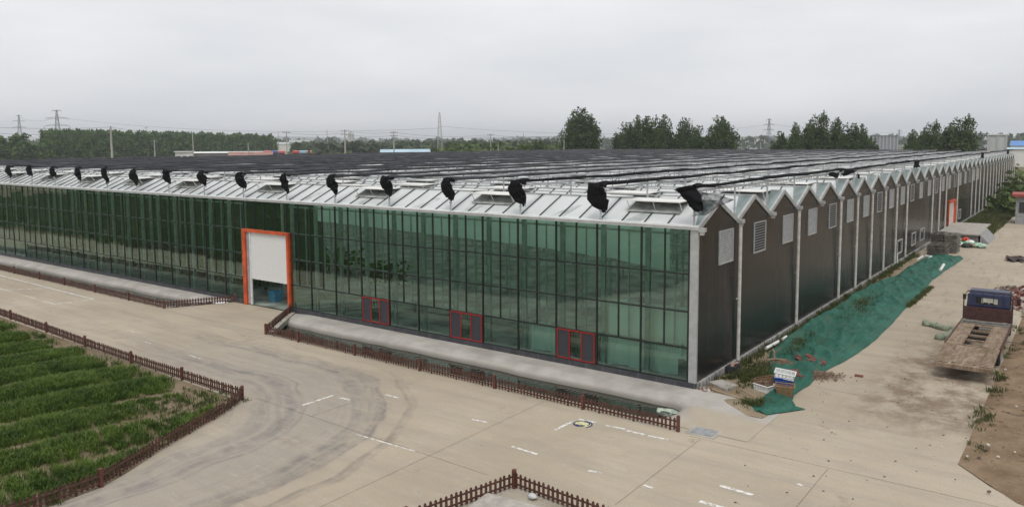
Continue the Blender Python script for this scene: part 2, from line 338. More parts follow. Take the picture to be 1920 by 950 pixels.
# cement aprons falling to the water
def apron(x0, x1, y0, wat, zf, step=.16):
    xs = np.arange(x0, x1+1e-6, step); ys = np.concatenate([np.arange(y0, -1.7, .12), np.arange(-1.7, -.02, .06), [-.02]])
    X, Y = np.meshgrid(xs, ys, indexing='ij'); d = wat(X, Y); Z = zf(X, Y, d); P = np.stack([X, Y, Z], -1)
    return P
def wat_r(X, Y):
    top = -1.42+.28*(vnoise(X*.33, 3)-.5)+.12*(vnoise(X*1.1, 9)-.5)
    cx = (-26.+.15)/2; hx = (26.+.45)/2; cy = (top-3.62)/2; hy = (top+3.62)/2
    qx = np.abs(X-(.3-hx))-hx+.55; qy = np.abs(Y-cy)-hy+.55
    b = np.hypot(np.maximum(qx, 0), np.maximum(qy, 0))+np.minimum(np.maximum(qx, qy), 0)-.55
    # slanted culvert end
    n = np.array([3.65, 2.9])/np.hypot(3.65, 2.9); s = -((X+21.05)*n[0]+(Y+3.9)*n[1])
    return np.maximum(b, s)
def zf_r(X, Y, d):
    plate = .085*sm(Y, -2.6, -1.2)*sm(X, 3.0, .2)*sm(X, -24., -22.2)+.012
    lump = .035*(vnoise(X*1.3, Y*2)-.5)*sm(d, -.2, .2)*sm(d, 1.4, .6)
    soft = sm(Y, -3.4, -2.6)
    z = plate+lump-(.12*sm(d, .55, .0)+.62*sm(d, .12, -.45))*soft-(1-soft)*.75*sm(d, .04, -.04)
    return z
def clipped(P, f):
    mb = MB(); m, n = P.shape[:2]; K = f(P[..., 0], P[..., 1]); mb.v.append(P.reshape(-1, 3)); mb.n = m*n
    for i in range(m-1):
        for j in range(n-1):
            if K[i, j] or K[i+1, j] or K[i, j+1] or K[i+1, j+1]: mb.f.append((i*n+j, (i+1)*n+j, (i+1)*n+j+1, i*n+j+1)); mb.m.append(0)
    return mb
P = apron(-24.1, 3.46, -3.88, wat_r, zf_r); struct(clipped(P, lambda X, Y: X > -20.95+(Y+3.85)*(-2.9/3.83)).build('concrete_apron', MAPRON, smooth=True))
def wat_l(X, Y):
    top = -1.12+.25*(vnoise(X*.3, 23)-.5)+.1*(vnoise(X*1.1, 29)-.5)
    b = np.maximum(np.maximum(Y-top, -2.95-Y), X+31.75-.52*(Y+3.2))
    return b
def zf_l(X, Y, d):
    soft = sm(Y, -2.8, -2.2)
    return .09*sm(Y, -2.2, -1.)+.035*(vnoise(X*1.3, Y*2)-.5)*sm(d, 1.2, .4)*sm(d, -.2, .1)+.008-(.12*sm(d, .5, 0)+.6*sm(d, .1, -.45))*soft-(1-soft)*.75*sm(d, .04, -.04)
P = apron(-95, -29.2, -3.24, wat_l, zf_l, .3); struct(clipped(P, lambda X, Y: X < -31.35+(Y+3.2)*(1.65/3.18)).build('concrete_apron', MAPRON, smooth=True))
struct(MB().poly([(-24, -3.84, -.25), (1.05, -3.84, -.25), (1.05, -.3, -.25), (-24, -.3, -.25)]).poly([(-95, -3.19, -.25), (-30.4, -3.19, -.25), (-30.4, -.3, -.25), (-95, -.3, -.25)]).build('water', MWATER))
V, F = tess([(-6, -80), (60, -80), (60, -17), (11.5, -11.98), (3.4, -11.08), (-.66, -10.74), (-1.55, -14.2), (-2.6, -18.2)], [], -.003); struct(MB().add(V, F).build('yard_paving', soilmat('dusty_paving', (.30, .26, .20), (.40, .36, .30), (.22, .18, .13))))
# garden bed and soil patches
V, F = tess(garden_edge+[(-9.7, -80), (-200, -80)], [], -.004)
struct(MB().add(V, F).build('garden_soil', MGARDEN))
def rough_patch(outline, name, m, amp=.05, base=.006, nx=60, ny=120, f=1.2):
    """outline: list of (y, xl, xr)"""
    ys = np.linspace(outline[0][0], outline[-1][0], ny); o = np.array(outline)
    xl = np.interp(ys, o[:, 0], o[:, 1]); xr = np.interp(ys, o[:, 0], o[:, 2])
    t_ = np.linspace(0, 1, nx); X = xl[:, None]+(xr-xl)[:, None]*t_; Y = np.repeat(ys[:, None], nx, 1)
    e = np.minimum(np.minimum(X-xl[:, None], xr[:, None]-X)/.4, 1).clip(0, 1)
    Z = base+amp*e*(vnoise(X*f, Y*f)*.65+vnoise(X*f*3, Y*f*3+5)*.35)
    P = np.stack([X, Y, Z], -1)[:, ::-1]
    return struct(MB().grid(P).build(name, m, smooth=True))
rough_patch([(-1.55, 2.55, 3.1), (-1.2, 1.95, 3.15), (-.5, .8, 3.15), (-.06, .12, 3.15), (8, .1, 3.15), (20, .1, 3.3), (43.7, .1, 3.3)], 'sandy_soil', MPATCH, .09, .018, 40, 260)
rough_patch([(-5.2, 14.0, 60), (-4.0, 10.7, 60), (-3.1, 9.95, 60), (-1.95, 9.0, 60), (0, 9.02, 60), (40, 9.12, 60), (165, 9.5, 60)], 'bare_soil', MSOIL, .10, .008, 110, 260, .8)
rough_patch([(66.5, .1, 3.6), (80, .1, 3.9), (100, .1, 3.6), (160, .1, 3.4)], 'verge_soil', MPATCH, .1, .02, 16, 80)
# slab joints and painted markings
jb = MB()
def strip(mb, a, b, w, z=.004):
    a = Vector((*a, z)); b = Vector((*b, z)); n = (b-a).cross(Vector((0, 0, 1))).normalized()*w/2
    mb.poly([a-n, b-n, b+n, a+n])
for a, b in [((1.7, -4.45), (60, -4.1)), ((2.15, -10.1), (2.12, -4.5)), ((6.0, -11.4), (6.02, -4.5)), ((-4.1, -60), (-4.0, -4.35)), ((-30.4, -3.86), (-21.96, -3.86)), ((-13, -10.3), (-1.7, -10.6)), ((-9.7, -10.4), (-9.65, -8.5)), ((9.06, 3), (3.6, 3.1)), ((9.08, 9.2), (3.8, 9.1)), ((9.08, 15.2), (3.8, 15.2)), ((-26.3, -3.85), (-26.2, -.1))]: strip(jb, a, b, .014)
struct(jb.build('pavement_joints', MJOINT))
pm = MB()
for a, b, w in [((-64, -3.95), (-37.23, -4.66), .13), ((-37.23, -4.66), (-37.7, -6.7), .13), ((-37.65, -6.7), (-39.2, -6.72), .12), ((-43.5, -4.55), (-45.3, -6.4), .1), ((-64, -6.2), (-45.0, -6.5), .1), ((-45, -6.5), (-40, -6.65), .05),
                ((-10.88, -9.82), (-10.84, -8.39), .12), ((-10.5, -8.45), (-9.93, -8.41), .10), ((-9.3, -7.2), (-8.6, -7.2), .09), ((-2.08, -6.53), (-2.05, -5.5), .12), ((-2.0, -5.2), (-1.35, -5.14), .12), ((-.95, -5.17), (-.25, -5.12), .11), ((-.15, -5.18), (.5, -5.19), .13), ((.62, -5.17), (1.3, -5.15), .13),
                ((3.92, -7.39), (4.86, -7.44), .14), ((3.85, -8.62), (4.6, -8.62), .14), ((-4.95, -7.35), (-4.3, -7.28), .10), ((-2.4, -8.5), (-1.4, -8.54), .11), ((-7.1, -10.64), (-4.6, -10.55), .06), ((.45, -8.67), (.85, -8.57), .1), ((2.2, -8.6), (2.5, -8.61), .1), ((-24.6, -8.3), (-23.9, -8.33), .05), ((-20.6, -8.4), (-19.6, -8.44), .05), ((-27.5, -7.6), (-26.8, -7.6), .05), ((5.6, -6.0), (5.75, -6.1), .1)]:
    strip(pm, a, b, w, .006)
struct(pm.build('road_markings', MPAINT))
# round painted emblem on the road
em = thing('road_emblem', 'small round yellow and blue painted emblem on the concrete road', 'road emblem', (-1.62, -5.54, .008))
MYEL = simple('faded_yellow_paint', (.50, .48, .27), .8, .3, 8); MBLU = simple('dark_blue_paint', (.02, .028, .11), .7, .2, 8)
def ring(mb, r0, r1, a0=0, a1=360, z=0, n=28, mi=0, cx=0, cy=0):
    for i in range(n):
        p0 = R(a0+(a1-a0)*i/n); p1 = R(a0+(a1-a0)*(i+1)/n)
        mb.poly([(cx+r0*math.cos(p0), cy+r0*math.sin(p0), z), (cx+r1*math.cos(p0), cy+r1*math.sin(p0), z), (cx+r1*math.cos(p1), cy+r1*math.sin(p1), z), (cx+r0*math.cos(p1), cy+r0*math.sin(p1), z)], mi)
m_ = MB(); ring(m_, .0, .30); m_.build('disc', MYEL, em)
m_ = MB(); ring(m_, .28, .33, -40, 230, .004); ring(m_, .05, .19, 200, 370, .004, 14, 0, -.05, -.1); ring(m_, .16, .21, -20, 120, .005, 12, 0, .02, .05); m_.build('blue_mark', MBLU, em)

# ------------------------------------------------------------------ greenhouse
H = 6.19; RH = .90; NS = 35; LX = 92.0; W2 = .33
gh = thing('greenhouse', 'long multi span greenhouse with green glass front, white sawtooth roof and dark gabled side wall', 'greenhouse')
for a, b in ((-LX, -28.35), (-24.05, .02)): MB().box(a, b, -.10, .05, -.1, .3).build('front_plinth', MTILE, gh)
MB().box(-.02, .09, .06, 62.9, -.4, .30).box(-.02, .09, 66.9, 140, -.4, .30).box(-.02, .085, 62.9, 66.9, -.4, .1).build('foundation', MPLINTH, gh)
MB().box(-LX, -.1, .06, 139.9, .02, .06).build('interior_floor', simple('interior_floor', (.17, .20, .175), .7, .6, .6), gh)
MB().box(-W2+.05, .03, -.05, .06, .3, H-.02).build('corner_post', MALU, gh)
gut = MB().box(-LX, .04, -.14, .10, H-.03, H+.13).box(-LX, .04, -.20, -.14, H+.07, H+.13)
gut.build('eave_gutter', MWHITE, gh)
# glazed bays, two metres each: panes as glass, mullions and transoms as a frame of their own
ZT = [1.6, 3.0, 4.45]
gl_full = MB().poly([(0, 0, .3), (0, 0, 6.16), (-2, 0, 6.16), (-2, 0, .3)]); 
gl_door = MB().poly([(0, 0, 4.5), (0, 0, 6.16), (-2, 0, 6.16), (-2, 0, 4.5)])
fr_full = MB()
fr_full.box(-2.03, -1.97, -.035, .05, .3, 6.16)
fr_full.box(-1.025, -.975, -.030, .045, 1.6, 6.16)
for z in ZT: fr_full.box(-1.97, -1.025, -.025, .04, z-.025, z+.025).box(-.975, -.03, -.025, .04, z-.025, z+.025)
fr_full.box(-1.97, -.03, -.03, .05, .3, .34)
fr_door = MB().box(-2.0, 0, -.02, .03, 6.12, 6.16).box(-2.03, -1.97, -.035, .05, 4.5, 6.16).box(-1.025, -.975, -.03, .045, 4.5, 6.16)
in_full = MB()
for z in ZT+[5.95]: in_full.box(-2, 0, .16, .22, z-.05, z+.03)
in_full.box(-1.93, -1.74, .20, .34, .3, 6.1); in_full.box(-.70, -.65, .24, .29, 1.6, 6.0); pass
mg, mgd = gl_full.mesh('glass_panel', MGLASS), gl_door.mesh('glass_panel', MGLASS)
mf, mfd, mi_ = fr_full.mesh('frame', MMULL), fr_door.mesh('frame', MMULL), in_full.mesh('inner_rail', MTRANS)
rgp = random.Random(8)
for k in range(46):
    x = -W2-2*k; door = k in (12, 13)
    b = inst('glass_panel', mgd if door else mg, gh, (x, 0, 0)); inst('frame', mfd if door else mf, b); b.rotation_euler = (R(rgp.gauss(0, .22)), 0, R(rgp.gauss(0, .16))) 
    if not door: inst('inner_rail', mi_, b)
MB().box(-W2-.03, -W2+.05, -.04, .06, .3, 6.16).build('end_mullion', MMULL, gh)
# red framed windows set in the bottom row
def window(k, x0, x1):
    w = MB(); z0, z1 = .33, 1.6; t_ = .06; y0, y1 = -.06, -.026
    w.box(x0, x1, y0, y1, z0, z0+t_).box(x0, x1, y0, y1, z1-t_, z1)
    q = [x0, x0+(x1-x0)*.34, x0+(x1-x0)*.66, x1]
    for i, x in enumerate(q): w.box(x-(0 if i == 0 else t_/2 if i < 3 else t_), x+(t_ if i == 0 else t_/2 if i < 3 else 0), y0-.002, y1, z0+t_, z1-t_)
    o = w.build('window', MRED, gh)
    for i in (0, 2): MB().box(q[i]+.05, q[i+1]-.05, -.045, -.03, z0+t_, z1-t_).build('insect_screen', MSCREEN, o)
    MB().poly([(q[1]+.04, -.04, z0+t_), (q[2]-.04, -.04, z0+t_), (q[2]-.04, -.04, z1-t_), (q[1]+.04, -.04, z1-t_)]).build('pane', MPANE, o)
window(2, -6.28, -4.40); window(5, -12.28, -10.36); window(8, -18.28, -16.36)
# roller shutter door
dr = MB().box(-28.35, -28.05, -.16, .12, .02, 4.5).box(-24.25, -24.08, -.16, .12, .02, 4.5).box(-28.05, -24.25, -.16, .12, 4.34, 4.5)
dobj = dr.build('roller_door', MORANGE, gh)
MB().box(-27.72, -24.26, -.02, .02, 1.58, 4.34).build('shutter', MSHUT, dobj)
MB().box(-28.04, -27.73, -.06, .06, .05, 4.33).build('guide_rail', simple('grey_rail', (.30, .30, .32), .5), dobj)
MB().box(-27.74, -27.66, -.09, .0, .05, 4.33).build('guide_strip', MWHITE, dobj)
# roof: one mesh per span, both slopes with glazing bars and a ridge cap
rf = MB(); e = .02
rf.add([(-LX, 0, 0), (.02, 0, 0), (.02, 2, RH), (-LX, 2, RH)], [(0, 1, 2, 3)]); rf.add([(-LX, 4, 0), (.02, 4, 0), (.02, 2, RH), (-LX, 2, RH)], [(3, 2, 1, 0)])
sl = math.hypot(2, RH); ny_, nz_ = -RH/sl, 2/sl
br = MB()
for i in range(1, 92):
    x = -W2-i+.0
    for sgn in (0, 1):
        pts = []
        for (yy, zz) in ((.12, .12*RH/2), (1.95, 1.95*RH/2)):
            for dx in (-.022, .022):
                for hgt in (.004, .045):
                    Yv = yy+ny_*hgt; Zv = zz+nz_*hgt
                    pts.append((x+dx, Yv if not sgn else 4-Yv, Zv))
        br.add(pts, [(1, 3, 7, 5), (0, 1, 5, 4), (2, 6, 7, 3), (4, 5, 7, 6), (0, 2, 3, 1)])
rc = MB().box(-LX, .03, 1.94, 2.06, RH-.03, RH+.05)
rf.add(np.concatenate(br.v), br.f, 1)
for i in range(23):  # darker grey patches at intervals along the front slope
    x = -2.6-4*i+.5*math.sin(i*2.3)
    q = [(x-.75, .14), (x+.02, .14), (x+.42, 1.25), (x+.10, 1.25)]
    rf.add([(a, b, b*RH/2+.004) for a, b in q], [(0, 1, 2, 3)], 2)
mroof, mridge = rf.mesh('roof', [MROOF, MBAR, simple('grey_roof_patch', (.40, .43, .42), .35, .2, 2)]), rc.mesh('ridge_cap', MALU)
gutm = MB().box(-LX, .13, -.09, .09, -.09, .06).mesh('valley_gutter', MALU)
# gable wall, white trim, clear end pane
gw = MB(); gw.add([(0, 0, .3), (0, 4, .3), (0, 4, H), (0, 2, H+RH-.03), (0, 0, H)], [(0, 1, 2, 3, 4)]); mgw = gw.mesh('gable_wall', MPANEL)
te = MB()
for s_ in (1, -1):
    A = np.array([0, 2-s_*2.0, 0.0]); B = np.array([0, 2, RH]); 
    n_ = np.array([0, -s_*RH/sl, 2/sl])
    q = []
    for pnt in (A, B):
        for dx in (-.06, .05):
            for hh in (-.10, .075): q.append(pnt+np.array([dx, 0, 0])+n_*hh)
    te.add(q, [(1, 3, 7, 5), (0, 1, 5, 4), (2, 6, 7, 3), (0, 4, 6, 2), (4, 5, 7, 6), (0, 2, 3, 1)])
mte = te.mesh('gable_trim', MALU)
ce = MB()
ce.add([(-.08, .10, .10*RH/2+.012), (-.08, 1.96, 1.96*RH/2+.012), (-.70, 1.96, 1.96*RH/2+.012), (-.16, .10, .10*RH/2+.012)], [(0, 1, 2, 3)])
mce = ce.mesh('clear_end_pane', simple('clear_end_pane', (.20, .25, .24), .45, .15, 1.5, 0, 0, .3))
capm = MB().box(.05, .30, -.10, .10, -.10, .05).box(.10, .24, -.07, .07, -.22, -.10).mesh('gutter_outlet', MALU)
for k in range(NS):
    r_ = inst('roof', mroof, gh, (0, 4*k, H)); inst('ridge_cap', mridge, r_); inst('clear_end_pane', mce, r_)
    g_ = inst('gable_wall', mgw, gh, (0, 4*k, 0)); inst('gable_trim', mte, g_, (0, 0, H))
    if k: inst('valley_gutter', gutm, gh, (0, 4*k, H))
    inst('gutter_outlet', capm, gh, (0, 4*k, H))
# back and left end walls
MB().poly([(-LX, 140, 0), (-LX, 140, H), (0, 140, H), (0, 140, 0)]).build('rear_wall', MPANEL, gh)
MB().poly([(-LX, 0, 0), (-LX, 0, H), (-LX, 140, H), (-LX, 140, 0)]).build('end_wall', MPANEL, gh)
for y in [4*i for i in (1, 3, 5, 6, 7, 8, 9, 10, 13, 14, 15, 17)]+[4*i for i in range(20, 36)]:
    MB().tube([(.15, y, H-.2), (.15, y, .32)], .075, 10).box(.05, .2, y-.1, y+.1, 2.9, 2.94).build('downpipe', simple('downpipe_white', (.47, .455, .425), .45) if y == 4 else bpy.data.materials['downpipe_white'], gh)
MSLAT = simple('louvre_slat_grey', (.30, .30, .29), .5)
def louvre(y0, y1, open_):
    w = MB(); z0, z1 = 4.57, 5.92; a = .045
    w.box(.01, .06, y0, y0+a, z0, z1).box(.01, .06, y1-a, y1, z0, z1).box(.01, .06, y0+a, y1-a, z0, z0+a).box(.01, .06, y0+a, y1-a, z1-a, z1)
    n = 11 if open_ else 15
    f_ = w.build('louvre_vent', MALU, gh)
    b_ = MB(); dz = (z1-z0-2*a)/n
    for i in range(n):
        z = z0+a+dz*i
        if open_: b_.add([(.05, y0+a, z+.01), (.05, y1-a, z+.01), (.05, y1-a, z+.045), (.05, y0+a, z+.045)], [(0, 1, 2, 3)])
        else: b_.add([(.052, y0+a, z), (.052, y1-a, z), (.012, y1-a, z+dz*.72), (.012, y0+a, z+dz*.72)], [(0, 1, 2, 3)])
    b_.build('slats', MSLAT, f_)
    MB().poly([(.006, y0+a, z0+a), (.006, y1-a, z0+a), (.006, y1-a, z1-a), (.006, y0+a, z1-a)]).build('backing', simple('louvre_dark', (.006, .006, .008), .8) if 'louvre_dark' not in bpy.data.materials else bpy.data.materials['louvre_dark'], f_)
for k in range(22): louvre(4*k+2.0-.05*(k % 3), 4*k+3.5-.05*(k % 3), k % 3 == 1)
MFR = simple('pale_window_frame', (.36, .355, .34), .5)
for y0, y1 in ((37.4, 39.25), (43.25, 44.95), (47.0, 49.1), (70.6, 72.2)):
    w = MB(); 
    for a in ((y0, y0+.09, .9, 1.8), (y1-.09, y1, .9, 1.8), (y0, y1, .82, .9), (y0, y1, 1.8, 1.88)): w.box(.005, .07, *a)
    o = w.build('vent_window', MFR, gh); MB().poly([(.012, y0+.09, .9), (.012, y1-.09, .9), (.012, y1-.09, 1.8), (.012, y0+.09, 1.8)]).build('pane', simple('dark_pane', (.02, .024, .024), .1), o)
sd_ = MB().box(.01, .22, 66.4, 66.8, .78, 3.1).box(.01, .22, 63.1, 66.8, 3.1, 3.3).box(.01, .10, 62.95, 63.1, .78, 3.1).build('side_door', MORANGE, gh)
MB().box(.012, .06, 63.1, 66.4, .78, 3.1).build('door_leaf', simple('pale_door', (.62, .55, .50), .5), sd_)
# ridge vents, opened flaps: nearest 100 as parts
fl = MB(); 
ang = R(6); Lf = 1.15; y1 = -Lf*math.cos(ang); z1 = -Lf*math.sin(ang)*.2
fl.add([(-1.2, 0, 0), (1.2, 0, 0), (1.2, y1, z1), (-1.2, y1, z1), (-1.2, 0, -.03), (1.2, 0, -.03), (1.2, y1, z1-.04), (-1.2, y1, z1-.04)], [(0, 3, 2, 1), (4, 5, 6, 7), (3, 7, 6, 2), (0, 4, 7, 3), (1, 2, 6, 5)])
for x in (-1.15, 0, 1.15): fl.tube([(x, y1+.05, z1-.04), (x, y1*.75, -RH*.42)], .02, 4)
# the hatch under the flap
fl2 = MB().add([(-1.15, -.05, -.05*RH/2+.004), (1.15, -.05, -.05*RH/2+.004), (1.15, -1.1, -1.1*RH/2+.006), (-1.15, -1.1, -1.1*RH/2+.006)], [(0, 3, 2, 1)])
MFLAP = simple('white_vent_flap', (.70, .69, .66), .5, .1, 2); MHATCH = simple('vent_hatch_opening', (.30, .315, .30), .8, .35, 2.5)
mfl = fl.mesh('roof_vent', MFLAP); mfh = fl2.mesh('hatch', MHATCH)
spots = []
rg = random.Random(4)
for k in range(NS):
    xs = [-2.3, -10.5, -18.5, -27.0, -36, -42.7, -49.5, -56, -63, -70, -77, -84] if k == 0 else [-(2.0+(3.5 if k % 2 else 0))-7.0*i+rg.uniform(-.3, .3) for i in range(13)]
    for x in xs:
        if x > -LX+2: spots.append((x, 4*k+2, 1))
        if rg.random() < .45 and x-3.3 > -LX+2: spots.append((x-3.3, 4*k+2, -1))
spots.sort(key=lambda s: (s[0]-CAM.x)**2+(s[1]-CAM.y)**2-(0 if s[2] > 0 else -200))
for x, y, s_ in spots[:100]:
    v_ = inst('roof_vent', mfl, gh, (x, y+(-.05 if s_ > 0 else .05), H+RH+.04), 0 if s_ > 0 else math.pi); inst('hatch', mfh, v_)
rest = MB(); vv = np.concatenate(fl.v)
for x, y, s_ in spots[100:]:
    rest.add(vv*np.array([1, s_, 1])*np.array([s_, 1, 1])+np.array([x, y-.05*s_, H+RH+.04]), fl.f)
o = rest.build('distant_roof_vents', MFLAP, gh); o['kind'] = 'stuff'
# what stands inside: columns, curtains, plants, tub
icol = MB()
for yy in (4, 8, 12, 20, 28):
    for xx in range(2, 64, 4): icol.box(-xx-.06, -xx+.06, yy-.06, yy+.06, .06, H)
for yy in (8, 16): icol.box(-64, -.5, yy-.05, yy+.05, 4.3, 4.45)
o = icol.build('inner_columns', simple('inner_column', (.38, .42, .39), .5), gh); o['kind'] = 'stuff'
MFILM = NT('milky_plastic_film'); t = MFILM; p = t.pos()
df = t.node('ShaderNodeBsdfDiffuse'); t.put(df.inputs[0], t.mix(t.noise(p, 3, 4, .7), (.82, .97, .90), (.90, .99, .95)))
tr = t.node('ShaderNodeBsdfTranslucent'); t.put(tr.inputs[0], (.75, .85, .8)); ms = t.node('ShaderNodeMixShader'); ms.inputs[0].default_value = .12
t.l.new(df.outputs[0], ms.inputs[1]); t.l.new(tr.outputs[0], ms.inputs[2]); MFILM = t.end(ms.outputs[0])
fm = MB()
xs = np.linspace(-8.2, -.62, 60); xs2 = np.linspace(-4.3, -.62, 40)
P = np.stack([np.stack([xs, .55+.10*np.sin(xs*5)+.05*np.sin(xs*13), np.full_like(xs, z)], -1) for z in np.linspace(.3, 1.0, 5)]); 
fm.grid(P[:, :-3]); 
P = np.stack([np.stack([xs, .57+.10*np.sin(xs*5)+.05*np.sin(xs*13), np.full_like(xs, z)], -1) for z in np.linspace(.95, 1.55, 4)]); fm.grid(P)
P = np.stack([np.stack([xs2, .60+.10*np.sin(xs2*5)+.05*np.sin(xs2*13), np.full_like(xs2, z)], -1) for z in np.linspace(1.5, 3.0, 8)]); fm.grid(P)
fm.build('film_curtain', MFILM, gh, smooth=True)
xs = np.linspace(-23., -1.6, 90)
zb = np.interp(xs, [-23, -9, -4, -1.6], [5.15, 4.85, 4.6, 4.3])
P = np.stack([np.stack([xs, 1.0+.08*np.sin(xs*4), zb*(1-u)+6.1*u], -1) for u in np.linspace(0, 1, 6)])
MB().poly([(-91, 6, .06), (-28.6, 6, .06), (-28.6, 6, H), (-91, 6, H)]).build('added_dark_backdrop', simple('dark_green_backdrop', (.022, .04, .026), .8, .4, .8), gh)  # added sheet that keeps the left interior dark behind the glass
MB().grid(P).build('hanging_curtain', MFILM, gh, smooth=True)
rngc = np.random.default_rng(3)
def leafmesh(C, S, rng, name, m, tri=False, flat=0.0, elong=1.0):
    """many leaf-sized quads centred on C with sizes S"""
    n = len(C); a = rng.normal(size=(n, 3)); a /= np.linalg.norm(a, axis=1)[:, None]; b = rng.normal(size=(n, 3)); b -= (a*b).sum(1)[:, None]*a; b /= np.linalg.norm(b, axis=1)[:, None]
    S = np.asarray(S).reshape(-1, 1); a = a*S*.5*elong; b = b*S*.5
    V = np.stack([C-a, C-b*.8, C+a, C+b*.8], 1).reshape(-1, 3)
    me = bpy.data.meshes.new(name); F = np.arange(4*n).reshape(-1, 4)
    me.from_pydata(V.tolist(), [], F.tolist()); me.materials.append(m); return me
bx = []
for (x0, x1, y0, y1, z1, n) in ((-62, -30, 2.5, 12, 1.8, 5000), (-20.6, -18.7, 2.0, 4.0, 3.4, 420)):
    C = np.stack([rngc.uniform(x0, x1, n), rngc.uniform(y0, y1, n), (rngc.uniform(.2, z1, n) if x0 < -30 else 2.3+.9*(rngc.random(n)-.5)*rngc.uniform(.3, 1.6, n))], -1); bx.append(C)
bx = np.concatenate(bx)
o = inst('indoor_crops', leafmesh(bx, np.where(bx[:, 0] > -25, .22, .34)*rngc.uniform(.7, 1.3, len(bx)), rngc, 'indoor_crops', MCROP)); tag(o, 'dense green plants growing inside behind the glass front', 'plants', None, 'stuff')
tub = thing('storage_tub', 'blue plastic tub standing inside the half open roller door', 'tub', (-27.3, 1.3, .06)); MTUB = simple('blue_tub', (.07, .27, .42), .5)
m_ = MB()
for (s0, z0, s1, z1) in ((.24, 0, .30, .55), (.30, .55, .34, .55), (.34, .55, .34, .62), (.34, .62, .28, .62), (.28, .62, .22, .06)):
    for i in range(4):
        ca = [(1, 1), (-1, 1), (-1, -1), (1, -1)]; a = ca[i]; b = ca[(i+1) % 4]
        m_.poly([(a[0]*s0, a[1]*s0, z0), (a[0]*s1, a[1]*s1, z1), (b[0]*s1, b[1]*s1, z1), (b[0]*s0, b[1]*s0, z0)])
m_.poly([(.22, .22, .06), (-.22, .22, .06), (-.22, -.22, .06), (.22, -.22, .06)]); m_.build('tub_body', MTUB, tub)
MB().tube([(-.1, -.345, .5), (-.1, -.40, .45), (.1, -.40, .45), (.1, -.345, .5)], .015, 5).build('handle', MTUB, tub)

# ------------------------------------------------------------------ shade net frame on the roof
sf = thing('shade_net_frame', 'grey pipe frame standing on the roof valleys to carry the rolled shade nets', 'roof frame', (0, 0, H))
pst = MB().tube([(0, 0, .05), (0, 0, 1.5)], .038, 8).cbox((0, 0, .5), (.1, .1, .05)).mesh('post', MGALV)
cells = sorted([(-.13-4*i, 4*j+(-.08 if j == 0 else 0)) for i in range(23) for j in range(35)], key=lambda q: (q[0]-CAM.x)**2+(q[1]-CAM.y)**2-(300 if q[1] < 0 else 0)-(250 if q[0] > -1 else 0))
for x, y in cells[:100]: inst('post', pst, sf, (x, y, 0))
rp = MB()
for x, y in cells[100:]: rp.box(x-.03, x+.03, y-.03, y+.03, 0, 1.5)
o = rp.build('distant_posts', MGALV, sf); o['kind'] = 'stuff'
for i in range(23):
    b = MB().box(-.16-4*i, -.10-4*i, -.1, 138, 1.37, 1.44)
    if i < 4:
        for q in range(150 if i == 0 else 60): b.box(-.14-4*i, -.12-4*i, q*.42+.2, q*.42+.22, 1.26, 1.37)
        b.box(-.14-4*i, -.12-4*i, -.1, 62, 1.24, 1.26)
    b.build('rail', MGALV, sf)
for j in range(35): MB().box(-4*22-.1, -.1, 4*j-.02, 4*j+.02, 1.18, 1.22).build('cross_wire' if j else 'cross_pipe', MGALV, sf)
ordn = ['first', 'second', 'third', 'fourth', 'fifth', 'sixth', 'seventh', 'eighth', 'ninth', 'tenth', 'eleventh', 'twelfth', 'thirteenth', 'fourteenth', 'fifteenth', 'sixteenth', 'seventeenth', 'eighteenth', 'nineteenth', 'twentieth', 'twenty first', 'twenty second', 'twenty third']
rn = np.random.default_rng(11)
def roll(i):
    x = -.13-4*i; ys = np.concatenate([np.arange(-.15, 40, .28), np.arange(40, 138.5, .8)]); n = 7; k = len(ys)
    r = .032+.04*vnoise(ys*.9+i*7, i+.5)+.045*vnoise(ys*.25+i*3, i+9.5)
    r[:3] = [.08, .10, .10]
    w = 1.0+.6*vnoise(ys*.4, i+20.3)
    cx = x+.05*(vnoise(ys*.5, i+30.1)-.5); cz = 7.70+.10*(vnoise(ys*.35, i+40.7)-.5)+r*.75
    V = []
    for q in range(n):
        a = 2*math.pi*q/n; jig = 1+.25*(vnoise(ys*2.1+q*5, q+i*.7)-.5)
        V.append(np.stack([cx+r*w*jig*math.cos(a), ys, cz+r*jig*math.sin(a)], -1))
    P = np.stack(V+[V[0]], 1); mb = MB(); mb.grid(P[:, ::-1])
    return mb
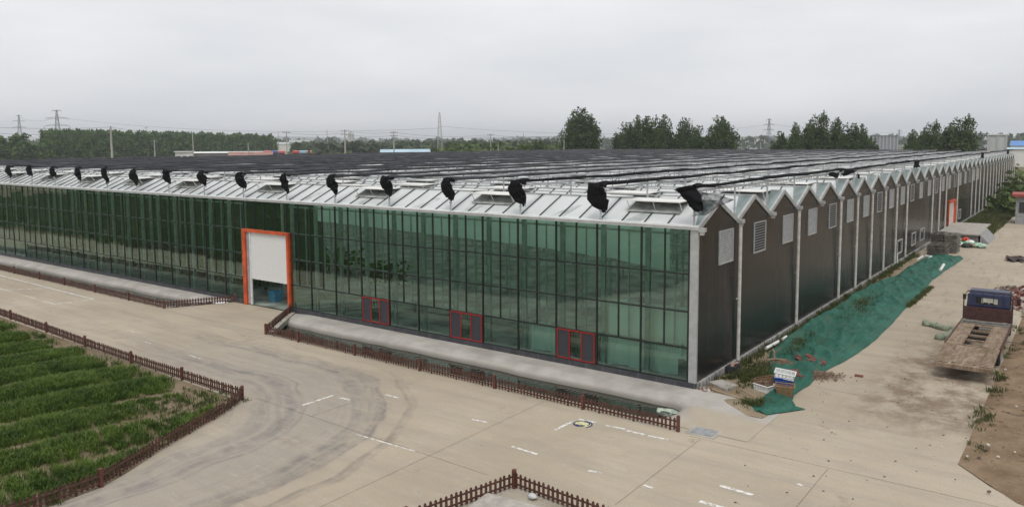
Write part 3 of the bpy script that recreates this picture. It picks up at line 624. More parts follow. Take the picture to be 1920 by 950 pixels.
def cloth_end(seed, big=1.0):
    """bag of net hanging over the end of a roll, local frame at the front post top"""
    g = np.random.default_rng(seed); m = 15; n = 18
    kz, kw = g.uniform(.78, 1.12), g.uniform(1.0, 1.5)
    path = np.array([(0, .30, .0), (-.05, .02, .05), (-.13, -.10, -.02), (-.15, -.13, -.20), (-.09, -.12, -.40), (.01, -.08, -.58), (.11, -.04, -.74), (.19, -.02, -.86)])*np.array([kw, 1, kz])
    path = path+g.normal(0, .028, path.shape); wid = np.array([.07, .13, .20, .26, .27, .25, .19, .05])*kw; thk = np.array([.08, .10, .10, .10, .09, .07, .05, .02])
    u = np.linspace(0, 7, m); I = np.arange(8); C = np.stack([np.interp(u, I, path[:, q]) for q in range(3)], -1)*big; W = np.interp(u, I, wid)*big; T = np.interp(u, I, thk)*big
    P = np.zeros((m, n+1, 3))
    for i in range(m):
        tdir = C[min(i+1, m-1)]-C[max(i-1, 0)]; tdir /= np.linalg.norm(tdir); side = np.array([1., .10, 0]); side -= tdir*(side@tdir); side /= np.linalg.norm(side); nn = np.cross(tdir, side)
        for j in range(n+1):
            a = 2*math.pi*(j % n)/n; pl = 1+.20*math.sin(a*5+seed+i*.35)*min(1, i/5)+.10*g.normal()
            if j == n: P[i, j] = P[i, 0]; continue
            dz_ = np.array([0, 0, .10*g.normal() if i >= m-2 else 0])
            P[i, j] = dz_+C[i]+side*(W[i]*math.cos(a)*pl)+nn*(T[i]*math.sin(a)*pl)
    return MB().grid(P)
for i in range(23):
    x = -.13-4*i
    lab = ('rolled black shade net running back along the right roof edge from the corner post' if i == 0 else 'rolled black shade net on the %s roof rail from the right wall' % ordn[i] if i < 16 else None)
    if lab is None: lab = 'rolled black shade net on a far left roof rail, its front end outside the photo'
    o = roll(i).build('rolled_shade_net', MNETFAR if i > 2 else MNET, None, smooth=True)
    tag(o, lab, 'shade net', 'rolled black shade nets along the roof rails')
    if 0 < i < 16:
        ce_ = cloth_end(40+i, (1.0 if i < 5 else .9) if i else 1.15).build('hanging_end', MNET, o, smooth=False); ce_.location = (x, -.08, 7.72)
    if i == 0:
        ua = np.array([(-.76, 7.66), (-.30, 7.83), (.04, 7.80), (.30, 7.38), (.37, 7.18), (.34, 6.88)]); la = np.array([(-.76, 7.63), (-.55, 7.52), (-.36, 7.30), (-.18, 7.10), (-.03, 6.93), (.08, 6.84)]); uu = np.linspace(0, 5, 22); m_ = MB()
        for sg in (1, -1):
            P = np.zeros((9, 22, 3))
            for a in range(9):
                v = a/8; X_ = np.interp(uu, range(6), ua[:, 0])*(1-v)+np.interp(uu, range(6), la[:, 0])*v; Z_ = np.interp(uu, range(6), ua[:, 1])*(1-v)+np.interp(uu, range(6), la[:, 1])*v
                P[a] = np.stack([X_-.10, -.22+.13*np.interp(uu, [0, 2, 5], [-1, .6, .2])*0+sg*(.02+.10*math.sin(math.pi*v)*np.sin(np.pi*np.clip(uu/5, .04, .97)))+.05*np.sin(uu*3+v*7), Z_+.02*np.sin(uu*5+a)], -1)
            m_.grid(P if sg > 0 else P[::-1])
        m_.build('hanging_end', MNET, o)
        # loose net torn free at the corner and dark bundles further back on the same roll
        A = np.array([(-.2, -.15, 7.62), (.25, .2, 7.55), (.75, .45, 7.42), (1.15, .6, 7.30)]); Bm = np.array([(.05, -.3, 6.72), (.35, -.1, 6.72), (.62, .2, 7.0), (1.15, .6, 7.30)])
        m_ = MB(); uu = np.linspace(0, 3, 14); P = []
        for v in np.linspace(0, 1, 9):
            row = np.stack([np.interp(uu, range(4), A[:, q])*(1-v)+np.interp(uu, range(4), Bm[:, q])*v for q in range(3)], -1)
            row[:, 1] += .10*np.sin(uu*4+v*5)*(1-uu/3); P.append(row)
        m_.grid(np.stack(P)).build('torn_net', MTHIN, o, smooth=True)
        for (yy, w_, h_) in ((44.4, 1.0, .62), (91, 1.3, .7), (127.5, 1.6, .7)):
            m_ = MB(); P = np.zeros((6, 13, 3))
            for a in range(6):
                for b in range(13): P[a, b] = (-.13+(.25*math.sin(b*1.3+a)*.4+.12*(a > 0))*(1 if a else .3), yy+(b/12-.5)*2*w_*(1+.12*math.sin(a*2)), 7.85-h_*a/5+.05*math.sin(b*2.1+a))
            m_.grid(P).build('net_flap', MNET, o, smooth=True)
        m_ = MB(); P = np.zeros((5, 20, 3))
        for a in range(5):
            for b in range(20): P[a, b] = (.05+.2*math.sin(b*.6), 17.5+b*.42, 7.70-.04*a*(1+math.sin(b*.8))-.35*sm(b, 12, 19)+.05*math.sin(b*1.9))
        m_.grid(P).build('net_strip', MNET, o, smooth=True)

# ------------------------------------------------------------------ picket fences
def picket_fence(name, label, pts, nopost=(), hgt=.46, sp=.15, z0=0.0, lean=0):
    root = thing(name, label, 'fence', (pts[0][0], pts[0][1], z0), 0, 'brown picket fences'); O = Vector((pts[0][0], pts[0][1], z0)); rg_ = random.Random(len(pts)*7+int(abs(pts[0][0])))
    for (a, b) in zip(pts[:-1], pts[1:]):
        A = Vector((*a, z0))-O; B = Vector((*b, z0))-O; L = (B-A).length; d_ = (B-A)/L; ang_ = math.atan2(d_.y, d_.x)
        mb = MB(); n = int(L/sp)
        for i in range(n):
            q = A+d_*((i+.5)*sp); w = .036; tk = .011; h_ = hgt+rg_.uniform(-.012, .012); zz = .05
            if i % 9 == 4: zz = -.02
            M = Matrix.Translation(q) @ Matrix.Rotation(ang_, 4, 'Z') @ Matrix.Rotation(rg_.gauss(0, .018), 4, 'X') @ Matrix.Rotation(rg_.gauss(0, .018), 4, 'Y')
            pr = [(-w, zz), (w, zz), (w, h_-.035), (0, h_), (-w, h_-.035)]
            v = [tuple(M @ Vector((x, y, z))) for y in (-tk, tk) for x, z in pr]
            mb.add(v, [(0, 1, 2, 3, 4), (9, 8, 7, 6, 5), (0, 5, 6, 1), (1, 6, 7, 2), (2, 7, 8, 3), (3, 8, 9, 4), (4, 9, 5, 0)])
        for z in (.13, .33):
            mb.cbox((A+B)/2+Vector((0, 0, z))+Vector((-d_.y, d_.x, 0))*.025, (L, .028, .045), ang_)
        mb.build('picket_panel', MFENCE, root)
        for e_ in ([a, b] if (a, b) == (pts[-2], pts[-1]) else [a]):
            if pts.index(e_) in nopost: continue
            E = Vector((*e_, z0))-O; pm_ = MB().cbox(E+Vector((0, 0, .255)), (.095, .095, .55), ang_); pm_.add([tuple(E+Vector((x*.052, y*.052, .53))) for x, y in ((-1, -1), (1, -1), (1, 1), (-1, 1))]+[tuple(E+Vector((0, 0, .565)))], [(0, 1, 4), (1, 2, 4), (2, 3, 4), (3, 0, 4)])
            pm_.build('post', MFENCEP, root)
    return root
picket_fence('picket_fence', 'brown picket fence bordering the green crop bed, turning at the road corner', [(-61.5, -9.4), (-57, -9.5), (-52.6, -9.6), (-48.3, -9.7), (-43.9, -9.8), (-39.6, -9.9), (-35.22, -10.03), (-30.47, -10.22), (-25.91, -10.45), (-21.39, -10.62), (-17.3, -10.68), (-13.19, -10.73), (-12.4, -11.95), (-11.12, -14.97), (-9.9, -17.5), (-9.83, -20.5), (-9.78, -24)], (12, 13))
picket_fence('picket_fence', 'brown picket fence along the left canal beside the parking bay lines', [(-66, -3.2), (-61, -3.24), (-56.4, -3.28), (-52.07, -3.33), (-47.77, -3.38), (-43.9, -3.42), (-39.48, -3.5), (-35.1, -3.58), (-31.07, -3.62), (-29.3, -.1)])
picket_fence('picket_fence', 'brown picket fence along the right canal, starting at the roller door driveway', [(-24.0, -.2), (-21.0, -4.0), (-18.42, -4.04), (-14.42, -4.1), (-10.39, -4.17), (-6.4, -4.22), (-2.4, -4.28), (1.26, -4.3)])
picket_fence('picket_fence', 'brown picket fence in the foreground meeting at a corner post near the bottom edge', [(-2.45, -18.2), (-1.42, -14.2), (-.58, -10.85), (3.4, -11.2), (7.4, -11.6), (11.5, -12.1)], sp=.16)
# concrete culvert beam under the slanted fence
cb = MB().cbox((-22.25, -2.05, -.02), (4.6, .22, .26), math.atan2(3.6, -2.85)); tag(cb.build('culvert_beam', MCONC, None, base=True), 'pale concrete culvert beam under the fence at the canal end', 'beam')
# slabs behind the foreground fence
for k, (px_, py_, sx, sy, rz, tilt, lb) in enumerate([(.6, -12.9, 2.6, 2.6, .1, .02, 'large cracked pale concrete slab behind the foreground fence corner'), (2.9, -12.6, 1.7, 1.9, -.05, -.04, 'tilted smaller concrete slab behind the foreground fence on its right side')]):
    o = MB().cbox((px_, py_, .06), (sx, sy, .12), rz, 0, tilt, 0).build('concrete_slab', MCONC, None, base=True); tag(o, lb, 'concrete slab')
wb = MB(); g = np.random.default_rng(5); P = np.zeros((7, 11, 3))
for a in range(7):
    for b in range(11):
        th = math.pi*a/6; ph = 2*math.pi*(b % 10)/10; rr = .14*(1+.25*(vnoise(a*1.7, (b % 10)*1.9)-.5)); P[a, b] = (rr*1.25*math.sin(th)*math.cos(ph), rr*math.sin(th)*math.sin(ph), .11+rr*.75*math.cos(th))
o = wb.grid(P).build('plastic_bag', simple('white_bag', (.48, .48, .49), .6), None, smooth=True); o.scale = (.8, .8, .7); o.location = (.22, -11.12, .02); tag(o, 'crumpled white plastic bag lying by the foreground fence', 'bag')
dcv = thing('drain_cover', 'square grey drain cover with concrete rim near the fence end', 'drain cover', (1.97, -3.87, .004))
MB().box(-.5, .5, -.4, -.3, 0, .012).box(-.5, .5, .3, .4, 0, .012).box(-.5, -.36, -.3, .3, 0, .012).box(.36, .5, -.3, .3, 0, .012).build('rim', MCONC, dcv); MB().box(-.355, .355, -.295, .295, 0, .02).build('lid', simple('grey_drain_lid', (.26, .265, .27), .7), dcv)
# net basket floating in the canal
nb = MB(); P = np.zeros((4, 25, 3))
for a in range(4):
    for b in range(25):
        ph = 2*math.pi*b/24; rr = [.42, .40, .32, .05][a]*(1+.12*math.sin(ph*3+1)); P[a, b] = (rr*1.25*math.cos(ph), rr*.75*math.sin(ph), [.10, .0, -.03, -.02][a]+.02*math.sin(ph*5))
o = nb.grid(P).build('floating_net', simple('pale_net', (.40, .45, .38), .7, .3, 6), None, smooth=True); o.location = (.02, -2.35, -.24); tag(o, 'pale plastic net floating at the right end of the canal', 'net')

# ------------------------------------------------------------------ green dust net laid along the side wall
te_ = [(-1.12, 2.6, 3.1), (-.6, 2.3, 3.45), (.1, 2.3, 3.72), (.55, 2.3, 3.55), (.95, 2.3, 3.32), (1.6, 2.25, 3.2), (3.0, 1.95, 3.3), (3.9, 1.4, 3.28), (5.0, .95, 3.28), (5.9, .75, 3.32), (7, .5, 3.5), (8.45, .6, 3.67), (10.2, .55, 3.76), (12, .5, 3.84), (14.2, .55, 3.78), (17.6, .62, 3.72), (21.1, .55, 3.6), (23, .6, 3.5), (25.4, .65, 3.64), (28.7, .8, 3.75), (28.9, .82, 3.4), (32, .95, 3.32), (36, .95, 3.42), (40, 1.05, 3.6), (43.8, 1.4, 3.72), (44.0, 1.75, 3.7)]
o_ = np.array(te_); ys = np.concatenate([np.arange(-1.12, 8, .09), np.arange(8, 44.01, .2)]); xl = np.interp(ys, o_[:, 0], o_[:, 1])-.22*sm(ys, 6, 9)*sm(ys, 33, 26)+.12*(vnoise(ys*1.4, 3.3)-.5); xr = np.interp(ys, o_[:, 0], o_[:, 2])+.08*(vnoise(ys*1.2, 13.3)-.5)
tt = np.linspace(0, 1, 44); X = xl[:, None]+(xr-xl)[:, None]*tt; Y = np.repeat(ys[:, None], 44, 1)
fold = np.abs(vnoise(X*1.6+Y*.5, Y*.55)-.5)*2
Z = .03+(.10*(1-fold)**3+.10*vnoise(X*.8, Y*.5))*sm(Y, .2, 2.5)+.08*vnoise(X*3.3+Y, Y*1.3)+.05*vnoise(X*8, Y*2.5)+.25*sm(X, 1.3, .4)*vnoise(Y*.4, 2.2)+.03
edge = np.minimum(tt, 1-tt)[None, :]*(xr-xl)[:, None]; Z = .02+Z*sm(edge, -.05, .35)
mb = MB().grid(np.stack([X, Y, Z], -1)[:, ::-1])
mb.add([(2.45, -1.0, .06), (3.1, -1.15, .05), (4.02, .28, .03), (3.55, .25, .09), (3.1, -.1, .14)], [(0, 1, 2, 3, 4)])
tag(mb.build('dust_net', MTARP, None, smooth=True), 'wrinkled green dust net spread on the soil along the dark side wall', 'ground net')

# ------------------------------------------------------------------ crates and litter near the corner
MCW = simple('white_crate', (.70, .70, .69), .5, .06); MCB = simple('blue_crate', (.015, .085, .42), .45, .1); MBSK = simple('brown_basket', (.21, .125, .055), .7, .3, 12); MBSK2 = simple('dark_brown_basket', (.15, .085, .045), .7, .3, 12)
def crate(name, label, cat, loc, rz, sz, taper, m, vert=False, tilt=(0, 0), group=None):
    """open crate: posts, bands and slots in the walls, floor"""
    root = thing(name, label, cat, loc, rz, group); root.rotation_euler = (tilt[0], tilt[1], rz)
    lx, ly, h = sz[0]/2, sz[1]/2, sz[2]; body = MB()
    def P(u, v, z):
        k = taper+(1-taper)*z/h; return (u*lx*k, v*ly*k, z)
    def wallq(u0, v0, u1, v1, z0, z1):
        a, b, cc, d_ = P(u0, v0, z0), P(u1, v1, z0), P(u1, v1, z1), P(u0, v0, z1); k = .955
        i = [(x*k, y*k, z) for x, y, z in (a, b, cc, d_)]
        body.add([a, b, cc, d_]+i, [(0, 1, 2, 3), (7, 6, 5, 4), (0, 4, 5, 1), (3, 2, 6, 7), (1, 5, 6, 2), (0, 3, 7, 4)])
    cs = [(-1, -1), (1, -1), (1, 1), (-1, 1)]
    for i in range(4):
        a, b = cs[i], cs[(i+1) % 4]; L = lambda t_: (a[0]+(b[0]-a[0])*t_, a[1]+(b[1]-a[1])*t_)
        wallq(*L(0), *L(1), 0, h*.16)
        if vert:
            n = 11
            for j in range(n): wallq(*L(j/n), *L((j+.72)/n), h*.16, h*.9)
            wallq(*L(0), *L(1), h*.45, h*.52)
        else:
            for z0, z1 in ((.27, .40), (.52, .66), (.76, .86)): wallq(*L(0), *L(1), h*z0, h*z1)
            for j in range(6): wallq(*L(j/5*.94), *L(j/5*.94+.06), h*.16, h*.88)
    body.poly([P(-.98, -.98, .02), P(.98, -.98, .02), P(.98, .98, .02), P(-.98, .98, .02)])
    body.build('basket_wall', m, root)
    rim = MB()
    for i in range(4):
        a, b = cs[i], cs[(i+1) % 4]; A_ = Vector(P(*a, h)); B_ = Vector(P(*b, h)); A_ *= 1.02; B_ *= 1.02
        rim.tube([A_, B_], .022, 6)
    rim.build('rim', m, root)
    return root
crate('brown_basket', 'empty brown slatted basket standing in front of the blue crate', 'basket', (2.98, 1.22, .07), .25, (.66, .52, .38), .74, MBSK, True)
crate('blue_crate', 'blue plastic crate under a tilted white crate on the green net', 'crate', (2.70, 2.02, .09), .30, (.68, .48, .43), .95, MCB)
crate('white_crate', 'white plastic crate tilted on top of the blue crate', 'crate', (2.72, 2.00, .52), .20, (.72, .50, .20), .96, MCW, False, (.06, .10))
crate('white_crate', 'low white plastic crate holding a tilted brown basket', 'crate', (2.17, 1.42, .06), -.35, (.66, .52, .24), .95, MCW)
crate('brown_basket', 'brown slatted basket tipped into the low white crate', 'basket', (2.18, 1.52, .16), .1, (.70, .52, .36), .72, MBSK2, True, (-.10, -.28))
sl_ = MB().add([(.13, .92, .05), (1.02, .42, .05), (1.2, 1.2, .05), (.42, 1.5, .05), (.13, .92, .16), (1.02, .42, .16), (1.2, 1.2, .16), (.42, 1.5, .16)], [(3, 2, 1, 0), (4, 5, 6, 7), (0, 1, 5, 4), (1, 2, 6, 5), (2, 3, 7, 6), (3, 0, 4, 7)])
tag(sl_.build('concrete_slab', MCONC, None, base=True), 'pale square paving slab lying on soil by the corner wall', 'concrete slab')
tag(MB().tube([(.5, .25, .12), (1.3, 0, .12), (2.35, -.28, .1)], .022, 6).build('wooden_stick', simple('wood_pole', (.36, .26, .16), .8), None, base=True), 'long thin wooden stick lying on the soil near the paving slab', 'stick')
tag(MB().tube([(1.2, 1.1, .13), (2.4, .15, .12)], .014, 5).build('wooden_stick', bpy.data.materials['wood_pole'], None, base=True), 'thin wooden stick lying between the paving slab and the baskets', 'stick')
bxo = thing('waste_box', 'dark box with a few offcuts on top against the concrete plinth', 'box', (.32, 3.0, .05)); MB().box(-.2, .2, -.3, .3, 0, .3).build('box_body', simple('dark_box', (.02, .02, .022), .7), bxo)
MB().cbox((0, 0, .335), (.12, .5, .05), .2).cbox((.05, .05, .375), (.1, .45, .03), -.35).build('offcuts', simple('offcut', (.34, .22, .17), .8), bxo)
MBRK = simple('red_brick', (.17, .062, .048), .9, .35, 9, 0, .4); MBRK2 = simple('brown_brick', (.15, .075, .055), .9, .35, 9, 0, .4)
brick = MB().box(-.12, .12, -.057, .057, 0, .053).mesh('brick', MBRK)
rg = random.Random(21)
for (x, y) in [(1.95, 6.4), (2.24, 6.7), (2.05, 5.95), (2.42, 6.5), (2.6, 6.3), (2.72, 6.1), (2.85, 6.15), (2.75, 5.9), (2.95, 5.85), (3.1, 5.95), (3.05, 5.65), (2.5, 6.05), (2.35, 4.0), (2.6, 3.75), (2.75, 3.6), (2.86, 3.45), (2.55, 4.05)]:
    o = inst('brick', brick, None, (x, y, .20+.02*rg.random()), rg.uniform(0, 3), 1.25); tag(o, 'loose red brick lying on the green net between the crates and the rubble mound', 'brick', 'loose bricks on the green net')
o = inst('brick', brick, None, (4.58, 5.55, .0), .1, 1.3); tag(o, 'single brick lying alone on the bare concrete lane', 'brick')
def heap(n, f, size, seed, mats, name):
    g = random.Random(seed); mb = MB()
    for i in range(n):
        x, y, z = f(g); s_ = size*g.uniform(.5, 1.3)
        mb.cbox((x, y, z), (s_*g.uniform(.8, 1.6), s_, s_*g.uniform(.3, .7)), g.uniform(0, 3.1), g.randrange(len(mats)), g.uniform(-.5, .5), g.uniform(-.5, .5))
    return mb.build(name, mats)
def hf(cx, cy, rx, ry, h, z0):
    def f(g):
        a = g.uniform(0, 6.283); r_ = math.sqrt(g.random()); return (cx+rx*r_*math.cos(a), cy+ry*r_*math.sin(a), z0+h*(1-r_*r_)*g.uniform(.5, 1))
    return f
MGRV = simple('brown_gravel', (.13, .09, .062), .95, .4, 14); MGRV2 = simple('grey_gravel', (.21, .16, .115), .95, .3, 14)
def gf(cx, cy, sx, sy, h, z0):
    def f(g):
        a, b = g.gauss(0, 1), g.gauss(0, 1); return (cx+sx*a+.25*sx*b, cy+sy*b, z0+h*math.exp(-.5*(a*a+b*b))*g.uniform(.5, 1))
    return f
tag(heap(1500, gf(3.05, 4.6, .42, .34, .15, .04), .035, 3, [MGRV, MGRV, MGRV2, MBRK2], 'gravel_mound'), 'low mound of brown gravel spilled over the green net edge', 'gravel', None, 'stuff')
tag(heap(800, gf(1.75, 5.2, .42, .32, .06, .16), .03, 5, [MGRV, MGRV2], 'soil_spill'), 'brown soil spilled on the green net beside loose bricks', 'soil', None, 'stuff')
tag(heap(220, hf(.35, .15, .38, .34, .10, .04), .07, 6, [MBRK2, MCONC, MGRV], 'corner_rubble'), 'small broken brick rubble at the foot of the glass corner', 'rubble', None, 'stuff')
tag(heap(1000, hf(9.2, 27.6, 1.35, 4.2, .75, .0), .21, 8, [MBRK, MBRK2, MBRK, MCONC], 'brick_rubble'), 'big heap of broken red bricks at the right road edge beyond the truck', 'rubble', None, 'stuff')
tag(heap(260, hf(7.9, 30.2, .75, 1.1, .3, .0), .15, 9, [MCONCG, MGRV, MGRV2], 'stone_rubble'), 'grey stone rubble beside the red brick heap', 'rubble', None, 'stuff')
for (a, b, r_, lb) in [((.36, 6.9, .22), (.46, 8.3, .25), .075, 'white plastic pipe lying against the plinth near the corner'), ((.50, 8.75, .26), (.52, 9.3, .28), .07, 'short white pipe piece in weeds beside the longer pipe'), ((3.25, 35.5, .2), (3.07, 38.4, .2), .10, 'white plastic pipe lying on the far part of the green net'), ((.92, 40.6, .12), (1.0, 42.6, .14), .09, 'white pipe offcut nearest the wall at the far net end'), ((1.1, 43.0, .15), (1.62, 42.7, .15), .09, 'white pipe offcut lying crosswise at the far net end'), ((1.66, 40.9, .2), (1.62, 42.4, .2), .09, 'white pipe offcut on the net nearest the grey stacks'), ((.16, 36.9, 0), (.14, 36.9, .95), .05, 'white pipe standing upright against the side wall plinth')]:
    tag(MB().tube([a, b], r_, 10).build('plastic_pipe', MPVC, None, base=True), lb, 'pipe', 'white plastic pipes')
# broken plant pots and branch on the net
tag(MB().tube([(1.25, 5.3, .22), (1.2, 5.45, .5), (1.1, 5.5, .62)], [.05, .045, .03], 6).tube([(1.22, 5.4, .4), (1.35, 5.4, .6)], .025, 5).tube([(1.0, 5.1, .2), (1.25, 5.3, .24), (1.7, 5.45, .22)], .05, 6).build('tree_stump', simple('stump', (.22, .15, .10), .9), None, base=True), 'small broken tree stump with side root lying on the green net', 'stump')
tag(MB().tube([(1.4, 7.1, .25), (1.7, 6.3, .35), (2.0, 5.9, .22)], .02, 5).tube([(1.65, 6.6, .3), (1.5, 6.4, .6)], .015, 5).build('dead_branch', simple('dark_branch', (.035, .03, .028), .8), None, base=True), 'dark bent dead branch lying on the green net', 'branch')

# ------------------------------------------------------------------ loading platform, tray stacks, sacks
lp = thing('loading_platform', 'grey concrete loading platform with ramp in front of the orange side door', 'platform', (0, 0, 0))
MB().add([(.12, 55.6, 0), (3.5, 55.6, 0), (3.5, 61.5, 0), (.12, 61.5, 0), (.12, 55.6, .72), (3.5, 55.6, .72), (3.5, 61.5, .72), (.12, 61.5, .72)], [(0, 1, 5, 4), (1, 2, 6, 5), (2, 3, 7, 6), (3, 0, 4, 7)]).build('platform_wall', simple('platform_wall', (.17, .17, .175), .9, .15, 2), lp)
MB().box(.1, 3.65, 55.4, 61.7, .72, .84).box(.1, 3.4, 61.7, 67.2, .70, .80).build('top_slab', MCONC, lp)
MB().add([(3.66, 55.5, .80), (4.4, 55.5, .0), (4.4, 61.6, .0), (3.66, 61.6, .80), (3.66, 55.5, 0), (3.66, 61.6, 0)], [(0, 1, 2, 3), (0, 4, 1), (3, 2, 5)]).build('ramp', simple('ramp_concrete', (.25, .245, .245), .9), lp)
MTRAY = simple('grey_brown_trays', (.105, .095, .08), .85, .4, 3); MTRAY2 = simple('pale_grey_trays', (.17, .155, .13), .85, .4, 3)
def tray_stack(label, x0, x1, y0, y1, n, m):
    root = thing('tray_stack', label, 'tray stack', ((x0+x1)/2, (y0+y1)/2, 0.01), 0, 'stacks of grey trays'); dx, dy = (x1-x0)/2, (y1-y0)/2; g = random.Random(n)
    for i in range(n):
        b = MB(); ox, oy = g.uniform(-.04, .04), g.uniform(-.05, .05); z = i*.2
        b.box(-dx+ox, dx+ox, -dy+oy, dy+oy, z, z+.05)
        for q in (-dx, 0, dx): b.box(q-.04+ox, q+.04+ox, -dy+oy, dy+oy, z+.05, z+.17)
        for q in range(6): yy = -dy+2*dy*q/5; b.box(-dx+ox, dx+ox, yy-.03+oy, yy+.03+oy, z+.05, z+.16)
        b.build('tray', m, root)
tray_stack('low dark stack of grey trays nearest the green net', 1.1, 2.35, 43.9, 45.9, 5, MTRAY)
tray_stack('tall stack of grey trays beside the sack heap', 1.95, 2.85, 46.8, 48.8, 8, MTRAY2)
tray_stack('dark stack of grey trays against the wall behind the low stack', .9, 1.8, 46.9, 49.2, 8, MTRAY)
MSK = [simple('sack_green', (.05, .30, .15), .6, .3), simple('sack_white', (.62, .64, .60), .6, .15), simple('sack_pale_green', (.33, .48, .38), .6, .25), simple('sack_tan', (.26, .22, .13), .7), simple('sack_red', (.55, .05, .03), .6), simple('sack_dark', (.03, .035, .03), .7)]
ball = []
for a in range(8):
    ball.append([])
g = random.Random(77)
def lump(name, m, loc, r_, seed, flat=.6):
    P = np.zeros((9, 15, 3)); rr_ = np.random.default_rng(seed); of = rr_.random(2)*30
    for a in range(9):
        for b in range(15):
            th = math.pi*a/8; ph = 2*math.pi*(b % 14)/14; k = r_*(1+.6*(vnoise(of[0]+2*math.sin(th)*math.cos(ph)+a*.4, of[1]+2*math.sin(ph)*math.sin(th))-.5)); P[a, b] = (k*math.sin(th)*math.cos(ph)*1.2, k*math.sin(th)*math.sin(ph), r_*flat+k*flat*math.cos(th))
    o = MB().grid(P[:, ::-1]).build(name, m, None, smooth=False); o.location = loc; o.rotation_euler.z = rr_.random()*6; return o
sk = [(2.95, 52.2, 1, 'white sack at the left end of the sack heap beside the trays'), (3.2, 52.6, 0, 'green sack low at the left of the sack heap'), (3.05, 53.3, 2, 'pale green sack at the back left of the sack heap'), (3.35, 53.1, 4, 'red sack lying on top of the sack heap'), (3.5, 52.1, 0, 'bright green sack in the middle front of the heap'), (3.7, 52.7, 1, 'white sack in the middle of the heap right of the red one'), (3.6, 51.7, 5, 'dark empty sack at the front of the heap'), (3.95, 52.2, 3, 'tan sack low in the heap'), (4.1, 52.7, 0, 'green sack towards the right of the heap'), (4.35, 52.3, 2, 'pale green sack right of centre in the heap'), (4.55, 52.6, 1, 'white sack second from the right end of the heap'), (4.75, 52.1, 2, 'flat pale green sack at the right end of the heap')]
for i, (x, y, mi, lb) in enumerate(sk):
    x -= .55
    z = .35 if mi == 4 else (.2 if i in (2, 5) else 0); o = lump('plastic_sack', MSK[mi], (x, y, z), .33, i+3); tag(o, lb, 'sack', 'heap of plastic sacks by the platform')
# crumpled net by the truck, dark rag on the lane
g_ = np.random.default_rng(2); path = [(5.15, 16.9), (5.6, 16.7), (6.1, 16.2), (6.6, 16.3), (6.75, 15.6), (6.5, 14.6), (6.2, 13.9)]
tag(MB().tube([(x, y, .10) for x, y in np.stack([np.interp(np.linspace(0, 6, 40), range(7), [q[j] for q in path])+g_.normal(0, .05, 40) for j in (0, 1)], -1)], list(.14+.07*g_.random(40)), 9).build('crumpled_net', simple('pale_green_net', (.22, .25, .18), .8, .3, 5, 0, .7), None, smooth=True, base=True), 'crumpled pale green netting lying beside the truck bed', 'netting')
P = np.zeros((8, 10, 3))
for a in range(8):
    for b in range(10): P[a, b] = (6.5+1.3*b/9+.15*math.sin(a*2.), 44.2+2.2*a/7+.3*math.sin(b*1.3), .03+.28*vnoise(a*.8, b*.8))
tag(MB().grid(P[:, ::-1]).build('dark_rag', simple('rag', (.06, .045, .04), .9), None, base=True), 'dark crumpled rag lying on the far lane', 'rag')
# ------------------------------------------------------------------ flatbed truck
tk = thing('flatbed_truck', 'old small flatbed truck with blue cab and worn wooden deck parked on the lane', 'truck', (8.02, 11.9, 0))
MDECK = NT('worn_wood_deck'); t = MDECK; p = t.obj()
k = t.mix(t.ramp(t.noise(t.map(p, (3, .7, 1)), 2.2, 5, .7), .3, .7), (.15, .10, .07), (.30, .235, .17)); k = t.mix(t.ramp(t.noise(p, 1.1, 4, .7), .5, .7, 0, .7), k, (.14, .10, .055))
MDECK = t.end(t.bsdf(k, .9, 0, t.bump(t.noise(t.map(p, (8, 1, 1)), 3, 4), .5, .02), .2))
MDARKW = simple('dark_truck_frame', (.02, .018, .017), .7); MRUST = simple('rust_brown_slats', (.060, .022, .018), .6, .3, 5, local=True); MCAB = simple('blue_cab_paint', (.006, .0105, .048), .38, .15, 2, local=True); MTYRE = simple('tyre_rubber', (.016, .016, .017), .85)
ck = lambda mb, nm, m, par=tk, sm_=False: mb.build(nm, m, par, smooth=sm_)
ck(MB().box(-.42, -.30, -4.6, 5.6, .50, .68).box(.30, .42, -4.6, 5.6, .50, .68).box(-.8, .8, -1.3, -1.1, .35, .6), 'chassis', MDARKW)
dk = MB()     # deck boards, hole in the middle, ramp flap at the back
for i in range(9):
    y0 = -2.0+i*.62; dk.box(-.98, -.36, y0, y0+.60, .80, .86).box(.36, .98, y0, y0+.60, .80, .86)
dk.box(-.36, .36, 2.3, 3.6, .80, .85)
ck(dk, 'deck', MDECK)
for i in range(4): y0 = -1.75+i*1.05; ck(MB().box(-.36, .36, y0, y0+.14, .72, .80), 'cross_bar', MDECK)
rmp = MB(); rm_ = Matrix.Translation((0, -2.02, .83)) @ Matrix.Rotation(R(3.5), 4, 'X')
for i in range(15):
    y0 = -.18*i
    for a, b in ((-1.0, -.55), (.55, 1.0)): rmp.box(a, b, y0-.125, y0, -.06, .03, 0, rm_)
rmp.box(-.55, .55, -2.72, 0, -.07, .0, 0, rm_); rmp.box(-1.0, 1.0, -2.82, -2.72, -.16, .0, 0, rm_)
ck(rmp, 'tail_ramp', MDECK)
ck(MB().box(-1.03, -.985, -2.0, 3.6, .66, .90).box(.985, 1.03, -2.0, 3.6, .66, .90), 'side_rail', simple('rusty_red_rail', (.085, .038, .026), .8, .3, 5))
ck(MB().box(-.98, .98, 2.55, 3.35, .862, .90).tube([(-.9, 2.7, .93), (.85, 2.85, .93)], .05, 7).tube([(.2, 2.75, .94), (.9, 2.95, .93)], .07, 7), 'folded_canvas', simple('grey_canvas', (.14, .13, .115), .85, .3, 5, 0, .6))
MLAMP = simple('red_tail_lamp', (.28, .012, .010), .35)
